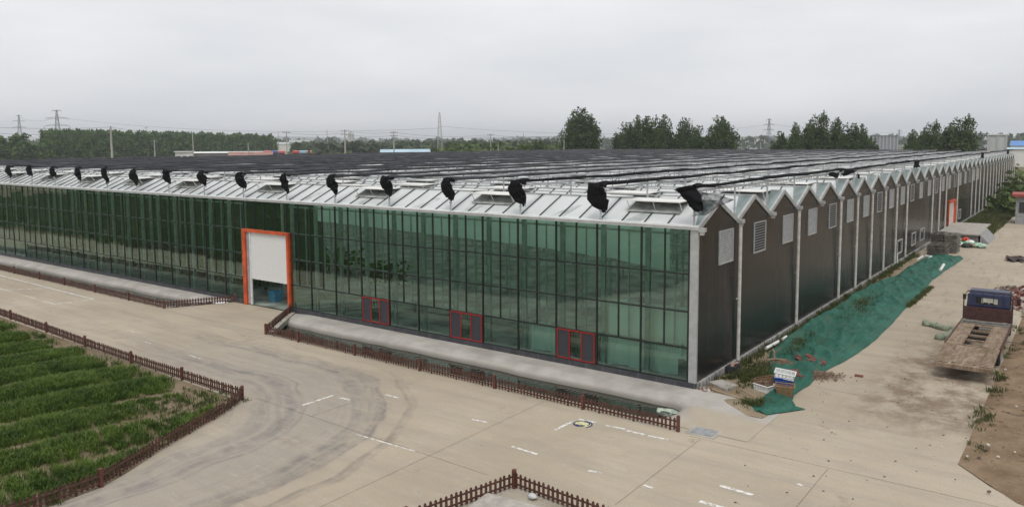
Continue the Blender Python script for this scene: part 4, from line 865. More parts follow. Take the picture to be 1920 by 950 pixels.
for s_ in (-1, 1):
    ck(MB().box(s_*.78-.14, s_*.78+.14, -3.2, -3.12, .50, .60), 'tail_lamp', MLAMP); ck(MB().box(s_*.74-.24, s_*.74+.24, -1.72, -1.70, .16, .62), 'mud_flap', MTYRE)
ck(MB().box(-.9, .9, -3.12, -3.04, .47, .62), 'bumper_beam', MDARKW)
hd = MB()
for i in range(6): hd.box(-1.0, 1.0, 3.62, 3.67, .86+i*.105, .955+i*.105)
ck(hd, 'headboard', MRUST)
rk = MB().tube([(-1.0, 3.64, .86), (-1.0, 3.66, 1.9), (-.86, 3.66, 2.22), (.86, 3.66, 2.22), (1.0, 3.66, 1.9), (1.0, 3.64, .86)], .028, 7)
for x in (-.62, -.22, .22, .62): rk.tube([(x, 3.65, 1.45), (x, 3.66, 2.22)], .016, 6)
ck(rk, 'guard_rack', MDARKW)
cabp = MB()   # cab shell: front at +y
ring_ = [(3.80, .70), (3.80, 1.55), (3.92, 2.05), (4.2, 2.20), (5.0, 2.18), (5.35, 1.98), (5.72, 1.45), (5.80, .95), (5.78, .45), (3.95, .45)]
n = len(ring_)
def prof(w): return [(w*(1 if z < 1.5 else (1-.10*(z-1.5)/.7)), y, z) for y, z in ring_]
L_ = [(-x, y, z) for x, y, z in prof(.90)]; R_ = prof(.90)
cabp.add(L_+R_, [tuple(range(n-1, -1, -1)), tuple(range(n, 2*n))]+[(i, (i+1) % n, n+(i+1) % n, n+i) for i in range(n) if i not in (1,)])
zz = lambda z: .90*(1-.10*(z-1.5)/.7)
# back wall with window opening
for (x0, x1, z0, z1) in ((-.88, -.52, 1.55, 2.05), (.40, .88, 1.55, 2.05), (-.52, .40, 1.55, 1.60), (-.52, .40, 1.92, 2.05)):
    yb = lambda z: 3.80+(z-1.55)/.5*.12
    cabp.add([(x0, yb(z0), z0), (x1, yb(z0), z0), (x1, yb(z1), z1), (x0, yb(z1), z1)], [(0, 1, 2, 3)])
cabo = ck(cabp, 'cab', MCAB)
ck(MB().add([(-.70, 5.365, 1.97), (.70, 5.365, 1.97), (.72, 5.70, 1.48), (-.72, 5.70, 1.48)], [(0, 1, 2, 3)]), 'windscreen', simple('pale_lit_windscreen', (.42, .44, .42), .1), cabo)
ck(MB().box(-.52, .40, 3.835, 3.845, 1.60, 1.64).box(-.50, -.30, 3.84, 3.85, 1.64, 1.90), 'rear_window', simple('rear_window_rubber', (.02, .02, .02), .6), cabo)
cbk = simple('window_light', (.45, .43, .36), .2); ck(MB().add([(-.29, 3.836+.03, 1.645), (.38, 3.866, 1.645), (.38, 3.905, 1.90), (-.29, 3.905, 1.90)], [(0, 1, 2, 3)]), 'window_glass', cbk, cabo)
ck(MB().box(-.2, .0, 3.85, 3.862, 1.645, 1.70).box(.05, .2, 3.85, 3.862, 1.645, 1.70), 'seat_top', MDARKW, cabo)
for s_ in (-1, 1):
    ck(MB().add([(s_*.905, 4.15, 1.50), (s_*.905, 5.45, 1.50), (s_*.86, 5.2, 1.95), (s_*.86, 4.3, 1.98)], [(0, 1, 2, 3)]), 'side_window', simple('side_glass', (.02, .025, .03), .08) if s_ < 0 else bpy.data.materials['side_glass'], cabo)
    m_ = ck(MB().tube([(s_*.9, 5.2, 1.75), (s_*1.12, 5.1, 1.72)], .015, 5).cbox((s_*1.14, 5.08, 1.68), (.14, .06, .26)), 'mirror', MDARKW, cabo)
    for yy, dual in ((-1.2, True), (5.0, False)):
        xs_ = (s_*.88, s_*.62) if dual else (s_*.80,)
        tw = MB()
        for xw in xs_: tw.tube([(xw-.10, yy, .36), (xw-.08, yy, .36), (xw+.08, yy, .36), (xw+.10, yy, .36)], [.30, .36, .36, .30], 20)
        wo_ = ck(tw, 'wheel', MTYRE); ck(MB().cyl((xs_[0]+s_*.102, yy, .36), (xs_[0]+s_*.112, yy, .36), .2, 14), 'rim', simple('rim_grey', (.2, .2, .2), .5) if 'rim_grey' not in bpy.data.materials else bpy.data.materials['rim_grey'], wo_)
    ck(MB().box(s_*.95-.03, s_*.95+.03, -1.8, -1.75, .35, .78), 'mudguard', MDARKW)

# ------------------------------------------------------------------ vegetation close by
def blades(C, rng, h, w, nb, spread=.12, lean=.5):
    """C: clump centres (n,3); nb bent blades each, returns verts, faces"""
    n = len(C)*nb; B = np.repeat(C, nb, 0); ph = rng.random(n)*6.283; rr = rng.random(n)**.5*spread
    hh = np.repeat(np.asarray(h), nb)*(.6+.6*rng.random(n)); ln = lean*rng.random(n)*hh
    base = B+np.stack([rr*np.cos(ph), rr*np.sin(ph), 0*ph], -1); d_ = np.stack([np.cos(ph), np.sin(ph), 0*ph], -1); sd_ = np.stack([-np.sin(ph), np.cos(ph), 0*ph], -1)*w
    tw = rng.normal(0, .5, n); sd_ = sd_*np.cos(tw)[:, None]+d_*np.sin(tw)[:, None]*w
    mid = base+d_*(ln*.35)[:, None]+np.array([0, 0, 1])*(hh*.62)[:, None]; tip = base+d_*ln[:, None]+np.array([0, 0, 1])*(hh*(.95-.2*rng.random(n)))[:, None]
    V = np.stack([base-sd_*.7, base+sd_*.7, mid+sd_, mid-sd_, tip], 1).reshape(-1, 3)
    return V, n
def bladeobj(name, V, n, m):
    me = bpy.data.meshes.new(name); o5 = np.arange(n)[:, None]*5
    F = np.concatenate([o5+np.array([0, 1, 2, 3])], 0).tolist()+np.concatenate([o5+np.array([3, 2, 4])], 0).tolist()
    me.from_pydata(V.tolist(), [], F); me.materials.append(m); return inst(name, me)
rng = np.random.default_rng(31)
def crop_points():
    n = 60000; x = rng.uniform(-66, -9.6, n); y = rng.uniform(-26, -9.6, n)
    ge = np.array(garden_edge); xr = np.interp(-y, -ge[4:, 1], ge[4:, 0]); yt = np.interp(x, ge[:5, 0], ge[:5, 1])
    ok = (x < xr-.35) & (y < yt-.45)
    # stay near what the camera can see, thin out far to the left
    ok &= (x < xr-.35) & (y > -26+0*x) & (x+2.2*y > -120)
    x, y, xr, yt = x[ok], y[ok], xr[ok], yt[ok]
    # bed rows run roughly along (0.28,1); last beds near the fence are cut crosswise
    u = x*.97-y*.24+.25*(vnoise(x*.3, y*.3)-.5); row = np.abs(((u/2.55) % 1)-.5)*2
    dens = np.where(row > .80, .04, 1.2)*(.5+.8*vnoise(x*.7, y*.7))
    z = x*.2+y*.98
    front = (xr-x) < 3.4+2.2*(vnoise(x*.9, y*.9)-.5); r2_ = np.abs(((z/.62+.4*vnoise(x*.5, y*.5)) % 1)-.5)*2
    dens = np.where(front, np.where(r2_ > .62, .06, .9)*dens, dens)
    corner = np.exp(-(((x+14.2)/1.9)**2+((y+12.6)/1.5)**2)); dens *= 1-.96*corner
    strip_ = (yt-y) < 1.1; dens = np.where(strip_, dens*.45*vnoise(x*.8, y*.8+9), dens)
    keep = rng.random(len(x)) < dens; x, y, row, corner = x[keep], y[keep], row[keep], corner[keep]
    h = (.20+.20*vnoise(x*.5+7, y*.5))*(1-.5*corner)*(1.08-.58*row**2.5)
    return np.stack([x, y, np.full_like(x, 0.0)], -1), h
C, h = crop_points(); V, n = blades(C, rng, h, .013, 13, .15, .75); tag(bladeobj('crop_rows', V, n, MCROP), 'rows of lush green leafy crops in the fenced bed at left', 'crops', None, 'stuff')
n_ = 34000; x = rng.uniform(-150, -10.5, n_); y = rng.uniform(-75, -10.3, n_); ok = ((x+2.2*y < -72) & (y < -20)) | (x < -64); Cf = np.stack([x[ok], y[ok], 0*x[ok]+.12], -1)
o = inst('field_crops', leafmesh(Cf, rng.uniform(.5, .9, len(Cf)), rng, 'field_crops', MCROP)); tag(o, 'green crop field continuing behind the camera, seen mirrored in the glass', 'crops', None, 'stuff')
W_ = []
def weeds(n, fx, fy, h0, h1): 
    W_.append((np.stack([fx(n), fy(n), np.full(n, .02)], -1), rng.uniform(h0, h1, n)))
weeds(420, lambda n: .12+np.abs(rng.normal(0, .25, n)), lambda n: rng.uniform(4, 44, n), .12, .45)
weeds(420, lambda n: rng.normal(1.1, .5, n).clip(.15, 2.2), lambda n: rng.normal(3.2, 1.0, n), .08, .28)
weeds(60, lambda n: rng.normal(2.4, .25, n), lambda n: rng.normal(-.35, .25, n), .1, .3)
weeds(150, lambda n: rng.normal(1.2, .5, n).clip(.2, 3), lambda n: rng.normal(20, 3, n), .2, .5)
weeds(60, lambda n: rng.normal(1.2, .35, n), lambda n: rng.normal(8.3, 1.0, n), .2, .5)
weeds(1800, lambda n: rng.uniform(.2, 4.0, n), lambda n: 62+38*rng.random(n)**1.3, .2, .55)
weeds(110, lambda n: rng.normal(9.25, .16, n), lambda n: rng.choice([-.5, 2.2, 3.1, 6.3, 8.2, 8.8, 12.5, 14, 18, 22.5], n)+rng.normal(0, .45, n), .05, .24)
weeds(160, lambda n: 3.6+np.abs(rng.normal(0, .1, n)), lambda n: rng.uniform(21, 28.5, n), .08, .25)
weeds(300, lambda n: rng.uniform(9.4, 26, n), lambda n: rng.uniform(10, 60, n), .1, .4)
weeds(170, lambda n: rng.normal(-14.0, .9, n).clip(-17, -12.9), lambda n: -12.4+rng.normal(0, .75, n), .04, .16)
s_ = rng.random(90); weeds(90, lambda n: -13.1+3.3*s_+rng.normal(0, .12, n), lambda n: -11.0-8.0*s_, .06, .22)
weeds(8, lambda n: rng.normal(1.4, .8, n), lambda n: rng.normal(-12.4, .5, n), .05, .15)
C = np.concatenate([a for a, b in W_]); h = np.concatenate([b for a, b in W_]); V, n = blades(C, rng, h, .012, 12, .12, .8)
tag(bladeobj('weeds', V, n, MWEED), 'scattered weeds and grass tufts along the wall and lane edges', 'weeds', None, 'stuff')
# sticks and specks on the bare soil at right
g = random.Random(12); sb = MB()
for i in range(150):
    x, y = g.uniform(9.2, 16), g.uniform(-3, 26); L = g.uniform(.08, .7); a = g.uniform(0, 3.1); sb.tube([(x, y, .09), (x+L*math.cos(a), y+L*math.sin(a), .10)], .012, 4)
for i in range(260):
    x, y = g.uniform(9.1, 17), g.uniform(-4, 26); s_ = g.uniform(.03, .10); sb.cbox((x, y, .08), (s_, s_*.8, s_*.5), g.uniform(0, 3), g.choice((0, 0, 1)))
for i in range(150):
    x, y = g.uniform(3.8, 9), g.uniform(-9, 26); s_ = g.uniform(.008, .04); sb.cbox((x, y, .012), (s_*1.6, s_, s_*.5), g.uniform(0, 3), g.choice((0, 0, 0, 1)))
tag(sb.build('ground_litter', [simple('twig', (.10, .075, .055), .9), simple('pale_chip', (.50, .48, .44), .8)]), 'twigs, chips and small stones scattered on the lane and bare soil', 'litter', None, 'stuff')

# ------------------------------------------------------------------ trees
def poplar(seed, Ht, Wd, spires, n, leaf=.5, lean=0.0, low=.04):
    """mesh pair: trunk with ascending limbs, crown of leaf clumps along many upright plumes"""
    g = np.random.default_rng(seed); tr = MB(); C = []; S = []
    tr.tube([(0, 0, 0), (0, 0, Ht*.45), (lean*Ht*.5, 0, Ht*.85)], [Ht*.018+.05, Ht*.012+.03, .04], 7)
    per = max(4, n//spires)
    env = lambda t: (.72+.28*np.clip(t/.25, 0, 1))*np.clip(1-np.clip((t-.28)/.76, 0, 1)**1.6, 0, 1)
    for i in range(spires):
        a = g.random()*6.283; rad = Wd*.5*math.sqrt(g.random()); fr = rad/(Wd*.5)
        top = Ht*(1-.34*fr**2.2)*g.uniform(.86, 1.0)
        if i < 4: top = Ht*g.uniform(.93, 1.0); rad *= .5
        z0 = Ht*(low+.12*g.random()); ex, ey = rad*math.cos(a), rad*math.sin(a); bx_, by_ = ex*.45, ey*.45
        if i % 3 == 0: tr.tube([(0, 0, z0), (bx_*1.3, by_*1.3, z0+(top-z0)*.4), (ex*.95+lean*top*.9, ey*.95, top*.92)], [Ht*.006+.02, Ht*.004+.02, .02], 5)
        u = g.random(per)**.62; wob = g.normal(0, .5, (per, 2)).clip(-1, 1)
        rr = (Wd*.072+.36)*np.sqrt(1-u**6)*(.7+.5*g.random(per))
        z_ = z0+(top-z0)*u+g.normal(0, .12, per); sh = lean*z_*(z_/Ht)
        x_ = bx_+(ex-bx_)*np.sqrt(u)+rr*wob[:, 0]*1.5+sh; y_ = by_+(ey-by_)*np.sqrt(u)+rr*wob[:, 1]*1.5
        C.append(np.stack([x_, y_, z_], -1)); S.append(leaf*(1.1-.45*u)*(.7+.6*g.random(per)))
    # inner fill so the crown closes, within a rounded outline
    k = int(n*.85); t_ = low+.70*g.random(k)**1.15; a = g.random(k)*6.283; rad = Wd*.46*env(t_)*np.sqrt(g.random(k)); C.append(np.stack([rad*np.cos(a)+lean*Ht*t_*t_, rad*np.sin(a), Ht*t_], -1)); S.append(leaf*(.7+.6*g.random(k)))
    return tr, np.concatenate(C), np.concatenate(S), g
def tree_meshes(seed, Ht, Wd, sp, n, m, leaf, lean=0, low=.04):
    tr, C, S, g = poplar(seed, Ht, Wd, sp, n, leaf, lean, low); return tr.mesh('trunk', MBARK), leafmesh(C, S, g, 'crown', m, elong=1.5)
def tree(name, meshes, loc, label, group, sc=1, rz=0, cat='tree'):
    r_ = thing(name, label, cat, loc, rz, group); r_.scale = (sc, sc, sc) if not hasattr(sc, '__len__') else sc
    inst('trunk', meshes[0], r_); inst('crown', meshes[1], r_); return r_
VAR = [tree_meshes(101, 18, 10, 56, 7600, MPOPLAR, .62), tree_meshes(102, 17, 6.5, 26, 3700, MPOPLAR, .58), tree_meshes(103, 17, 7.5, 28, 4100, MPOPLAR, .58, .03), tree_meshes(104, 16, 9.5, 36, 4800, MPOPLAR, .58, .15)]
big = [(1090, 207, 66, 0, 'tall broad poplar standing alone beyond the roof, left of the tree groups'), (1172, 230, 40, 1, 'leftmost poplar of the wide group beyond the roof'), (1197, 222, 40, 2, 'poplar second from left in the wide group beyond the roof'), (1222, 217, 44, 1, 'tallest poplar in the middle of the wide group beyond the roof'), (1243, 221, 38, 2, 'rightmost poplar of the wide group beyond the roof'), (1283, 226, 42, 2, 'taller left poplar of the pair right of the wide group'), (1309, 236, 36, 1, 'shorter right poplar of the pair right of the wide group'), (1353, 222, 56, 0, 'single rounded poplar between the pair and the lattice pylon'), (1460, 247, 30, 1, 'low poplar at the left end of the right tree row'), (1490, 235, 32, 2, 'slim poplar left of the tallest in the right tree row'), (1523, 213, 52, 3, 'tallest windswept poplar of the right tree row'), (1566, 226, 40, 2, 'poplar right of the tallest in the right tree row'), (1592, 231, 38, 1, 'poplar third from the right in the right tree row'), (1615, 238, 30, 2, 'poplar near the right end of the right tree row'), (1636, 257, 20, 1, 'small young tree at the right end of the right tree row'), (1708, 248, 26, 2, 'low poplar left of the windswept pair at far right'), (1736, 229, 44, 3, 'windswept poplar with a forked top at far right'), (1788, 219, 66, 3, 'big windswept poplar nearest the far end of the greenhouse'), (1010, 262, 20, 1, 'small young tree in the hedge left of the lone poplar')]
for i, (px, py, w, v, lb) in enumerate(big):
    a = YAW-math.atan((px-960)/FPX); D = (158+(i % 3)*5+27.6)/math.cos(a); x, y = at(px, D); zt = zat(px, py, D); ht0, wd0 = [(18, 10), (17, 6.5), (17, 7.5), (16, 9.5)][v]
    ww = w*D*math.cos(math.atan((px-960)/FPX))/FPX*1.14
    lean_fix = .16*.5*zt*.0
    tree('poplar_tree', VAR[v], (x, y, 0), lb, 'poplars beyond the greenhouse', (ww/wd0, ww/wd0, zt/ht0/.985), (i*1.7) % 6.28 if v < 3 else YAW)
BV = [tree_meshes(201+i, 13, 5.2, 7, 620, MBELT, .95, 0, .02) for i in range(5)]
rb = random.Random(5); k = 0
for row_ in range(3):
    px = 88+row_*3
    while px < 516:
        f_ = (px-88)/(516-88); D = 395+f_*120+row_*9; py = 252+9*f_+rb.uniform(-3.5, 3)+(row_*.0); x, y = at(px, D); zt = zat(px, py, D)
        tree('belt_tree', BV[k % 5], (x, y, 0), 'slim dark tree packed among others in the long tree belt at left', 'trees of the long belt at left', (1.0+rb.uniform(-.1, .25), 1.0+rb.uniform(-.1, .25), zt/13*1.10), rb.uniform(0, 6)); k += 1
        px += 7.2+rb.uniform(-1.5, 1.5)
for (px, py, s_, lb) in ((2, 257, 1.5, 'leafy tree cut by the left photo edge'), (16, 262, 1.1, 'smaller tree between the left edge and the dark round tree'), (30, 256, 1.3, 'pale tree left of the dark round tree'), (45, 252, 1.9, 'dark round tree left of the tree belt gap'), (92, 263, 1.3, 'first tree of the belt right beside the gap')):
    D = 385; x, y = at(px, D); tree('broadleaf_tree', BV[k % 5], (x, y, 0), lb, 'trees at the left edge', (1.5*s_*.7, 1.5*s_*.7, zat(px, py, D)/13), k); k += 1
# hedge of yellow green shrubs beyond the roof
SV = []
for i in range(4):
    g = np.random.default_rng(300+i); n = 320; d_ = g.normal(size=(n, 3)); d_ /= np.linalg.norm(d_, axis=1)[:, None]; rr = (.55+.45*g.random(n))[:, None]; C = d_*rr*np.array([2.3, 2.3, 1.7])*(1+.35*np.sin(d_[:, :1]*5+i)); C[:, 2] = np.abs(C[:, 2]+1.0)
    SV.append((MB().tube([(0, 0, 0), (.1, 0, 1.5)], .09, 5).mesh('stem', MBARK), leafmesh(C, g.uniform(.4, .8, n), g, 'foliage', MSHRUB)))
def shrub(px, D, h_, rz, grp, lb):
    x, y = at(px, D); r_ = thing('shrub', lb, 'shrub', (x, y, 0), rz, grp); r_.scale = (h_/2.7*1.35, h_/2.7*1.35, h_/2.7); i = int(abs(px)*3) % 4; inst('stem', SV[i][0], r_); inst('foliage', SV[i][1], r_)
for i in range(64):
    px = 835+i*3.9+rb.uniform(-2, 2); shrub(px, 255+rb.uniform(-12, 45), rb.uniform(6.0, 8.2)*(1 if px < 1060 else .9), i, 'yellow green shrubs of the hedge beyond the roof', 'yellow green shrub in the hedge line beyond the roof')
for i in range(34):
    px = 1060+i*24+rb.uniform(-8, 8); shrub(px, 215+rb.uniform(-12, 30), rb.uniform(3.2, 5.4), i, 'low shrubs between the big poplars', 'low shrub at the feet of the big poplars beyond the roof')
for i in range(26):
    px = rb.uniform(590, 835); shrub(px, 250+rb.uniform(-20, 40), rb.uniform(3.2, 6), i, 'shrubs by the field left of the hedge', 'scattered shrub between the yellow green field and the roof edge')
for i in range(24):
    px = rb.uniform(0, 330); shrub(px, 250+rb.uniform(-20, 60), rb.uniform(2.0, 3.8), i, 'low bushes before the tree belt', 'low bush in front of the tree belt at left')
for px, D, h_, lb in ((1908, 130, 3.5, 'bush behind the far right shed'), (1900, 118, 2.5, 'bush left of the far right shed'), (1918, 150, 4.0, 'bush at the right photo edge behind the shed'), (1884, 205, 3, 'round bush below the pale far building')): shrub(px, D, h_, px, 'bushes at the far right', lb)
# far woods and the hazy plain
g = np.random.default_rng(9)
def farwood(n, d0, d1, p0, p1, h0, h1, name, lb, sz):
    Cs = []; Ss = []
    for i in range(n):
        px = g.uniform(p0, p1); D = g.uniform(d0, d1); x, y = at(px, D); h_ = g.uniform(h0, h1); w = h_*g.uniform(.7, 1.6); m = 16
        q = g.normal(size=(m, 3)); q /= np.linalg.norm(q, axis=1)[:, None]; Cs.append(np.array([x, y, h_*.52])+q*np.array([w*.5, w*.5, h_*.46])); Ss.append(np.full(m, h_*sz)*g.uniform(.7, 1.3, m))
    C = np.concatenate(Cs); o = inst(name, leafmesh(C, np.concatenate(Ss), g, name, MWOOD)); tag(o, lb, 'woodland', None, 'stuff')
farwood(700, 420, 700, 560, 1060, 6, 10, 'far_wood', 'dark far belt of trees behind the hedge in the middle distance', .5)
farwood(900, 800, 1600, -60, 1980, 8, 15, 'far_wood', 'hazy belts of far trees across the plain', .5)
farwood(900, 1800, 3800, -60, 1980, 12, 24, 'far_wood', 'faint blue grey woods along the horizon', .6)
farwood(200, 500, 800, -40, 110, 6, 10, 'far_wood', 'far trees in the gap at the left edge', .5)
hl = MB(); pxs = np.linspace(-250, 2200, 120)
for D, hm, sd2 in ((4200, 34, 1), (5300, 62, 2)):
    top = np.array([(*at(q, D), hm*(.35+.9*vnoise(q*.004+sd2*9, sd2))*(1.25 if q < 700 else .8)) for q in pxs]); bot = top*np.array([1, 1, 0]); back = np.array([(*at(q, D+500), 0) for q in pxs]); hl.grid(np.stack([bot, top, back]))
struct(hl.build('hills', simple('far_hills', (.05, .07, .05), .9, .2, .01), None, smooth=True))
fd = MB(); 
for (p0, p1, d0, d1) in ((500, 860, 330, 420), (60, 84, 330, 420)):
    fd.poly([(*at(p0, d0), .05), (*at(p1, d0), .05), (*at(p1, d1), .05), (*at(p0, d1), .05)])
struct(fd.build('crop_field', simple('yellow_green_field', (.12, .16, .04), .9, .25, .08)))

# ------------------------------------------------------------------ far buildings, vehicles
def building(name, label, px0, px1, D, h, depth, wall, roof=None, rh=0, nwin=0, cols=0, group=None):
    A = Vector((*at(px0, D), 0)); B = Vector((*at(px1, D), 0)); L = (B-A).length; a = math.atan2((B-A).y, (B-A).x); root = thing(name, label, 'building', (A.x, A.y, 0), a, group)
    wl_ = MB().box(0, L, 0, depth, 0, h).build('wall', wall, root)
    if roof:
        o = .4
        if rh > .3: MB().add([(-o, -o, h), (L+o, -o, h), (L+o, depth+o, h), (-o, depth+o, h), (-o, depth/2, h+rh), (L+o, depth/2, h+rh)], [(0, 1, 5, 4), (3, 4, 5, 2), (0, 4, 3), (1, 2, 5), (3, 2, 1, 0)]).build('roof', roof, root)
        else: MB().box(-o, L+o, -o, depth+o, h, h+.3).build('roof', roof, root)
    for i in range(nwin):
        x = L*(i+.5)/nwin; MB().box(x-.6, x+.6, -.06, .0-.005, h*.42, h*.8).build('window', MWIN, root)
    for i in range(cols):
        x = L*i/(cols-1); MB().box(x-.25, x+.25, -.3, -.01, 0, h+rh*.2).build('column', MGALV, root)
    return root
MWIN = simple('dark_window', (.03, .035, .04), .2); MWB = simple('white_wall', (.60, .59, .56), .8, .1, .3); MGB = simple('pale_grey_wall', (.42, .43, .43), .8, .1, .2); MBR = simple('blue_sheet_roof', (.06, .20, .48), .5, .1, .2); MLB = simple('pale_blue_roof', (.36, .50, .58), .5, .12, .2); MPK = simple('pink_tile_roof', (.27, .15, .12), .8, .2, .5); MWR = simple('white_sheet_roof', (.68, .69, .69), .5)
building('site_office', 'white cabin with dark windows before the tree belt', 331, 366, 300, 3.2+zat(345, 289, 300)-3.2, 4, MWB, MWR, 0, 3)
building('long_shed', 'long low white roofed shed right of the white cabin', 367, 500, 305, zat(430, 290.5, 305), 9, simple('shed_wall', (.20, .19, .18), .8), MWR, .5)
building('tiled_house', 'low building with pinkish tiled roof before the long white shed', 432, 512, 285, zat(470, 295, 285), 6, simple('brick_wall_far', (.32, .18, .14), .8), MPK, 1.2, 4)
building('blue_roofed_shed', 'pale blue roofed shed beyond the roof left of the lattice mast', 716, 806, 255, zat(760, 289, 255), 12, MGB, MLB, .9)
building('warehouse', 'pale grey warehouse beyond the yellow green field', 545, 582, 620, zat(560, 271, 620), 30, MGB, simple('grey_roof', (.30, .31, .31), .7), 2.0, 5)
building('warehouse', 'small far shed left of the pale grey warehouse', 522, 545, 640, zat(530, 274, 640), 20, MWB, MGB, 1.5)
building('frame_hall', 'grey columned hall roof between the right tree groups', 1628, 1681, 430, zat(1655, 259, 430), 25, simple('hall_grey', (.22, .24, .27), .7), simple('hall_roof', (.16, .18, .21), .7), .0, 0, 9)
building('white_hall', 'tall pale windowless hall at far right above the roof end', 1850, 1884, 300, zat(1868, 257, 300), 14, MGB, MWR, 0, 0, 3)
building('blue_roofed_hall', 'low hall with bright blue roof at the right horizon', 1893, 1940, 380, zat(1905, 277, 380), 20, MWB, MBR, 2.0, 4)
building('white_walled_shed', 'long white shed below the bright blue roof at right', 1880, 1950, 330, zat(1900, 285, 330)+.3, 10, MWB, MLB, .6)
building('wooden_shed', 'small grey shed with red roof edge at the right lane end', 1908, 1945, 105, 3.1, 4, simple('shed_grey', (.26, .27, .27), .8), simple('red_roof_edge', (.30, .06, .045), .7), 0, 1)
for i, (p0, p1, py, D, m) in enumerate([(1388, 1402, 266, 900, MWB), (1404, 1420, 268, 950, MGB), (1422, 1438, 265, 1000, MWB), (1374, 1386, 269, 820, MGB), (1840, 1848, 262, 900, MGB), (20, 34, 261, 1500, MWR), (50, 72, 260, 1600, MWR), (700, 712, 267, 1500, MGB), (870, 884, 266, 1600, MGB), (930, 940, 268, 1400, MGB), (985, 996, 268, 1500, MWB), (1140, 1150, 268, 1300, MWB)]):
    building('far_building', ['pale flat block left of the lattice pylon at the horizon', 'grey low block second in the row left of the lattice pylon', 'white block right in the row left of the lattice pylon', 'low grey block nearest the rounded poplar on the horizon', 'tiny grey block near the far right pylon', 'long white roof far away at the left edge', 'long white roof left of the tree belt far away', 'tiny grey block right of the silo tower', 'tiny grey block right of the lattice mast', 'tiny grey block on the horizon left of the young tree', 'tiny white block on the horizon by the young tree', 'tiny white block between the lone poplar and the wide group'][i], p0, p1, D, zat(p0, py, D), 15, m, MGB if i % 2 else MWR, 1.5, 3)
sx, sy = at(660, 900); so = thing('silo_tower', 'grey twin silo tower on the horizon left of centre', 'silo', (sx, sy, 0)); hs = zat(660, 252, 900)
for dx in (-2.2, 2.2): MB().cyl((dx, 0, 0), (dx, 0, hs*.92), 2.0, 14).tube([(dx, 0, hs*.92), (dx, 0, hs)], [2.0, .6], 14).build('silo', MGB, so)
MB().box(-1, 1, -.8, .8, hs*.9, hs*1.05).build('head_house', MGB, so)
MTR = [simple('truck_red', (.42, .04, .035), .4), simple('truck_blue', (.05, .09, .24), .4), simple('truck_red_pale', (.45, .10, .08), .4), simple('truck_light_blue', (.20, .40, .52), .4)]
for i, (px, mi, lb) in enumerate([(503, 0, 'red lorry cab leftmost in the row beyond the roof'), (517, 1, 'dark blue lorry cab between two red ones beyond the roof'), (530, 2, 'pale red lorry cab third in the row beyond the roof'), (557, 0, 'bright red lorry cab right of the pole beyond the roof'), (570, 3, 'light blue lorry cab right of the bright red one'), (580, 2, 'pale red lorry cab rightmost in the row beyond the roof')]):
    D = 290; x, y = at(px, D); zt = zat(px, 286, D); r_ = thing('lorry', lb, 'lorry', (x, y, 0), YAW+.2, 'lorries parked beyond the roof')
    MB().add([(-1.2, 0, 1), (1.2, 0, 1), (1.2, 2.2, 1), (-1.2, 2.2, 1), (-1.2, .15, zt-.3), (1.2, .15, zt-.3), (1.1, 2.1, zt), (-1.1, 2.1, zt)], [(0, 1, 5, 4), (1, 2, 6, 5), (2, 3, 7, 6), (3, 0, 4, 7), (4, 5, 6, 7)]).build('cab', MTR[mi], r_)
    MB().box(-1.05, 1.05, -.02, .1, zt-1.9, zt-.9).build('windscreen', MWIN, r_); MB().box(-1.15, 1.15, 2.3, 8, 1, zt-1.4).build('cargo_bed', MTR[mi], r_)
    for yy in (1, 4.5, 6.5): MB().cyl((-1.2, yy, .5), (1.2, yy, .5), .5, 12).build('wheel', MTYRE, r_)

# ------------------------------------------------------------------ poles, pylons and wires
MPOLE = simple('concrete_pole', (.36, .35, .32), .8, .15, .6); MSTEEL = simple('pylon_steel', (.16, .17, .18), .6)
POLE = {}
def pole(px, py, D, label, arms=1, w=.16):
    x, y = at(px, D); h_ = zat(px, py, D); r_ = thing('utility_pole', label, 'pole', (x, y, 0), YAW*1.0, 'concrete utility poles'); POLE[px] = Vector((x, y, h_))
    MB().tube([(0, 0, 0), (0, 0, h_)], [w*1.25, w*.75], 9).build('shaft', MPOLE, r_)
    for i in range(arms):
        z = h_-.5-i*.9; MB().box(-1.1, 1.1, -.06, .06, z, z+.12).build('crossarm', MSTEEL, r_)
        b = MB(); 
        for q in (-1.0, -.5, .5, 1.0): b.tube([(q, 0, z+.12), (q, 0, z+.4)], .05, 5)
        b.build('insulators', MSTEEL, r_)
    return r_
pole(213, 241, 150, 'tallest plain concrete pole before the left tree belt', 0, .19); pole(293, 266, 230, 'short pole with crossarm before the tree belt', 1); pole(365, 253, 235, 'slim concrete pole right of the white cabin', 0); pole(468, 271, 250, 'short thin pole above the pinkish roof', 0); pole(540, 250, 235, 'concrete pole with crossarm above the red lorries', 1)
pole(649, 247, 215, 'stout pole with double crossarms left of the blue roofed shed', 2, .22); pole(740, 250, 225, 'pole with double crossarms at the blue roofed shed', 2, .18); pole(921, 255, 250, 'pole with crossarm right of the lattice mast', 1); pole(935, 271, 250, 'short bare pole beside the taller one right of the mast', 0); pole(1058, 256, 215, 'pole partly hidden by the lone poplar', 0)
pole(1425, 270, 260, 'short pole left of the lattice pylon', 0); pole(616, 248, 500, 'far thin pole between the crossarm poles', 0, .2); pole(525, 252, 520, 'far thin pole at the end of the tree belt', 0, .2); pole(1127, 245, 700, 'far thin mast right of the lone poplar', 0, .35); pole(89, 241, 500, 'thin pole between the two left pylons', 0, .2); pole(137, 241, 500, 'thin pole right of the larger left pylon', 0, .2); pole(982, 253, 600, 'far thin pole left of the young tree', 0, .25); pole(279, 242, 480, 'thin pole rising out of the tree belt', 1, .18)
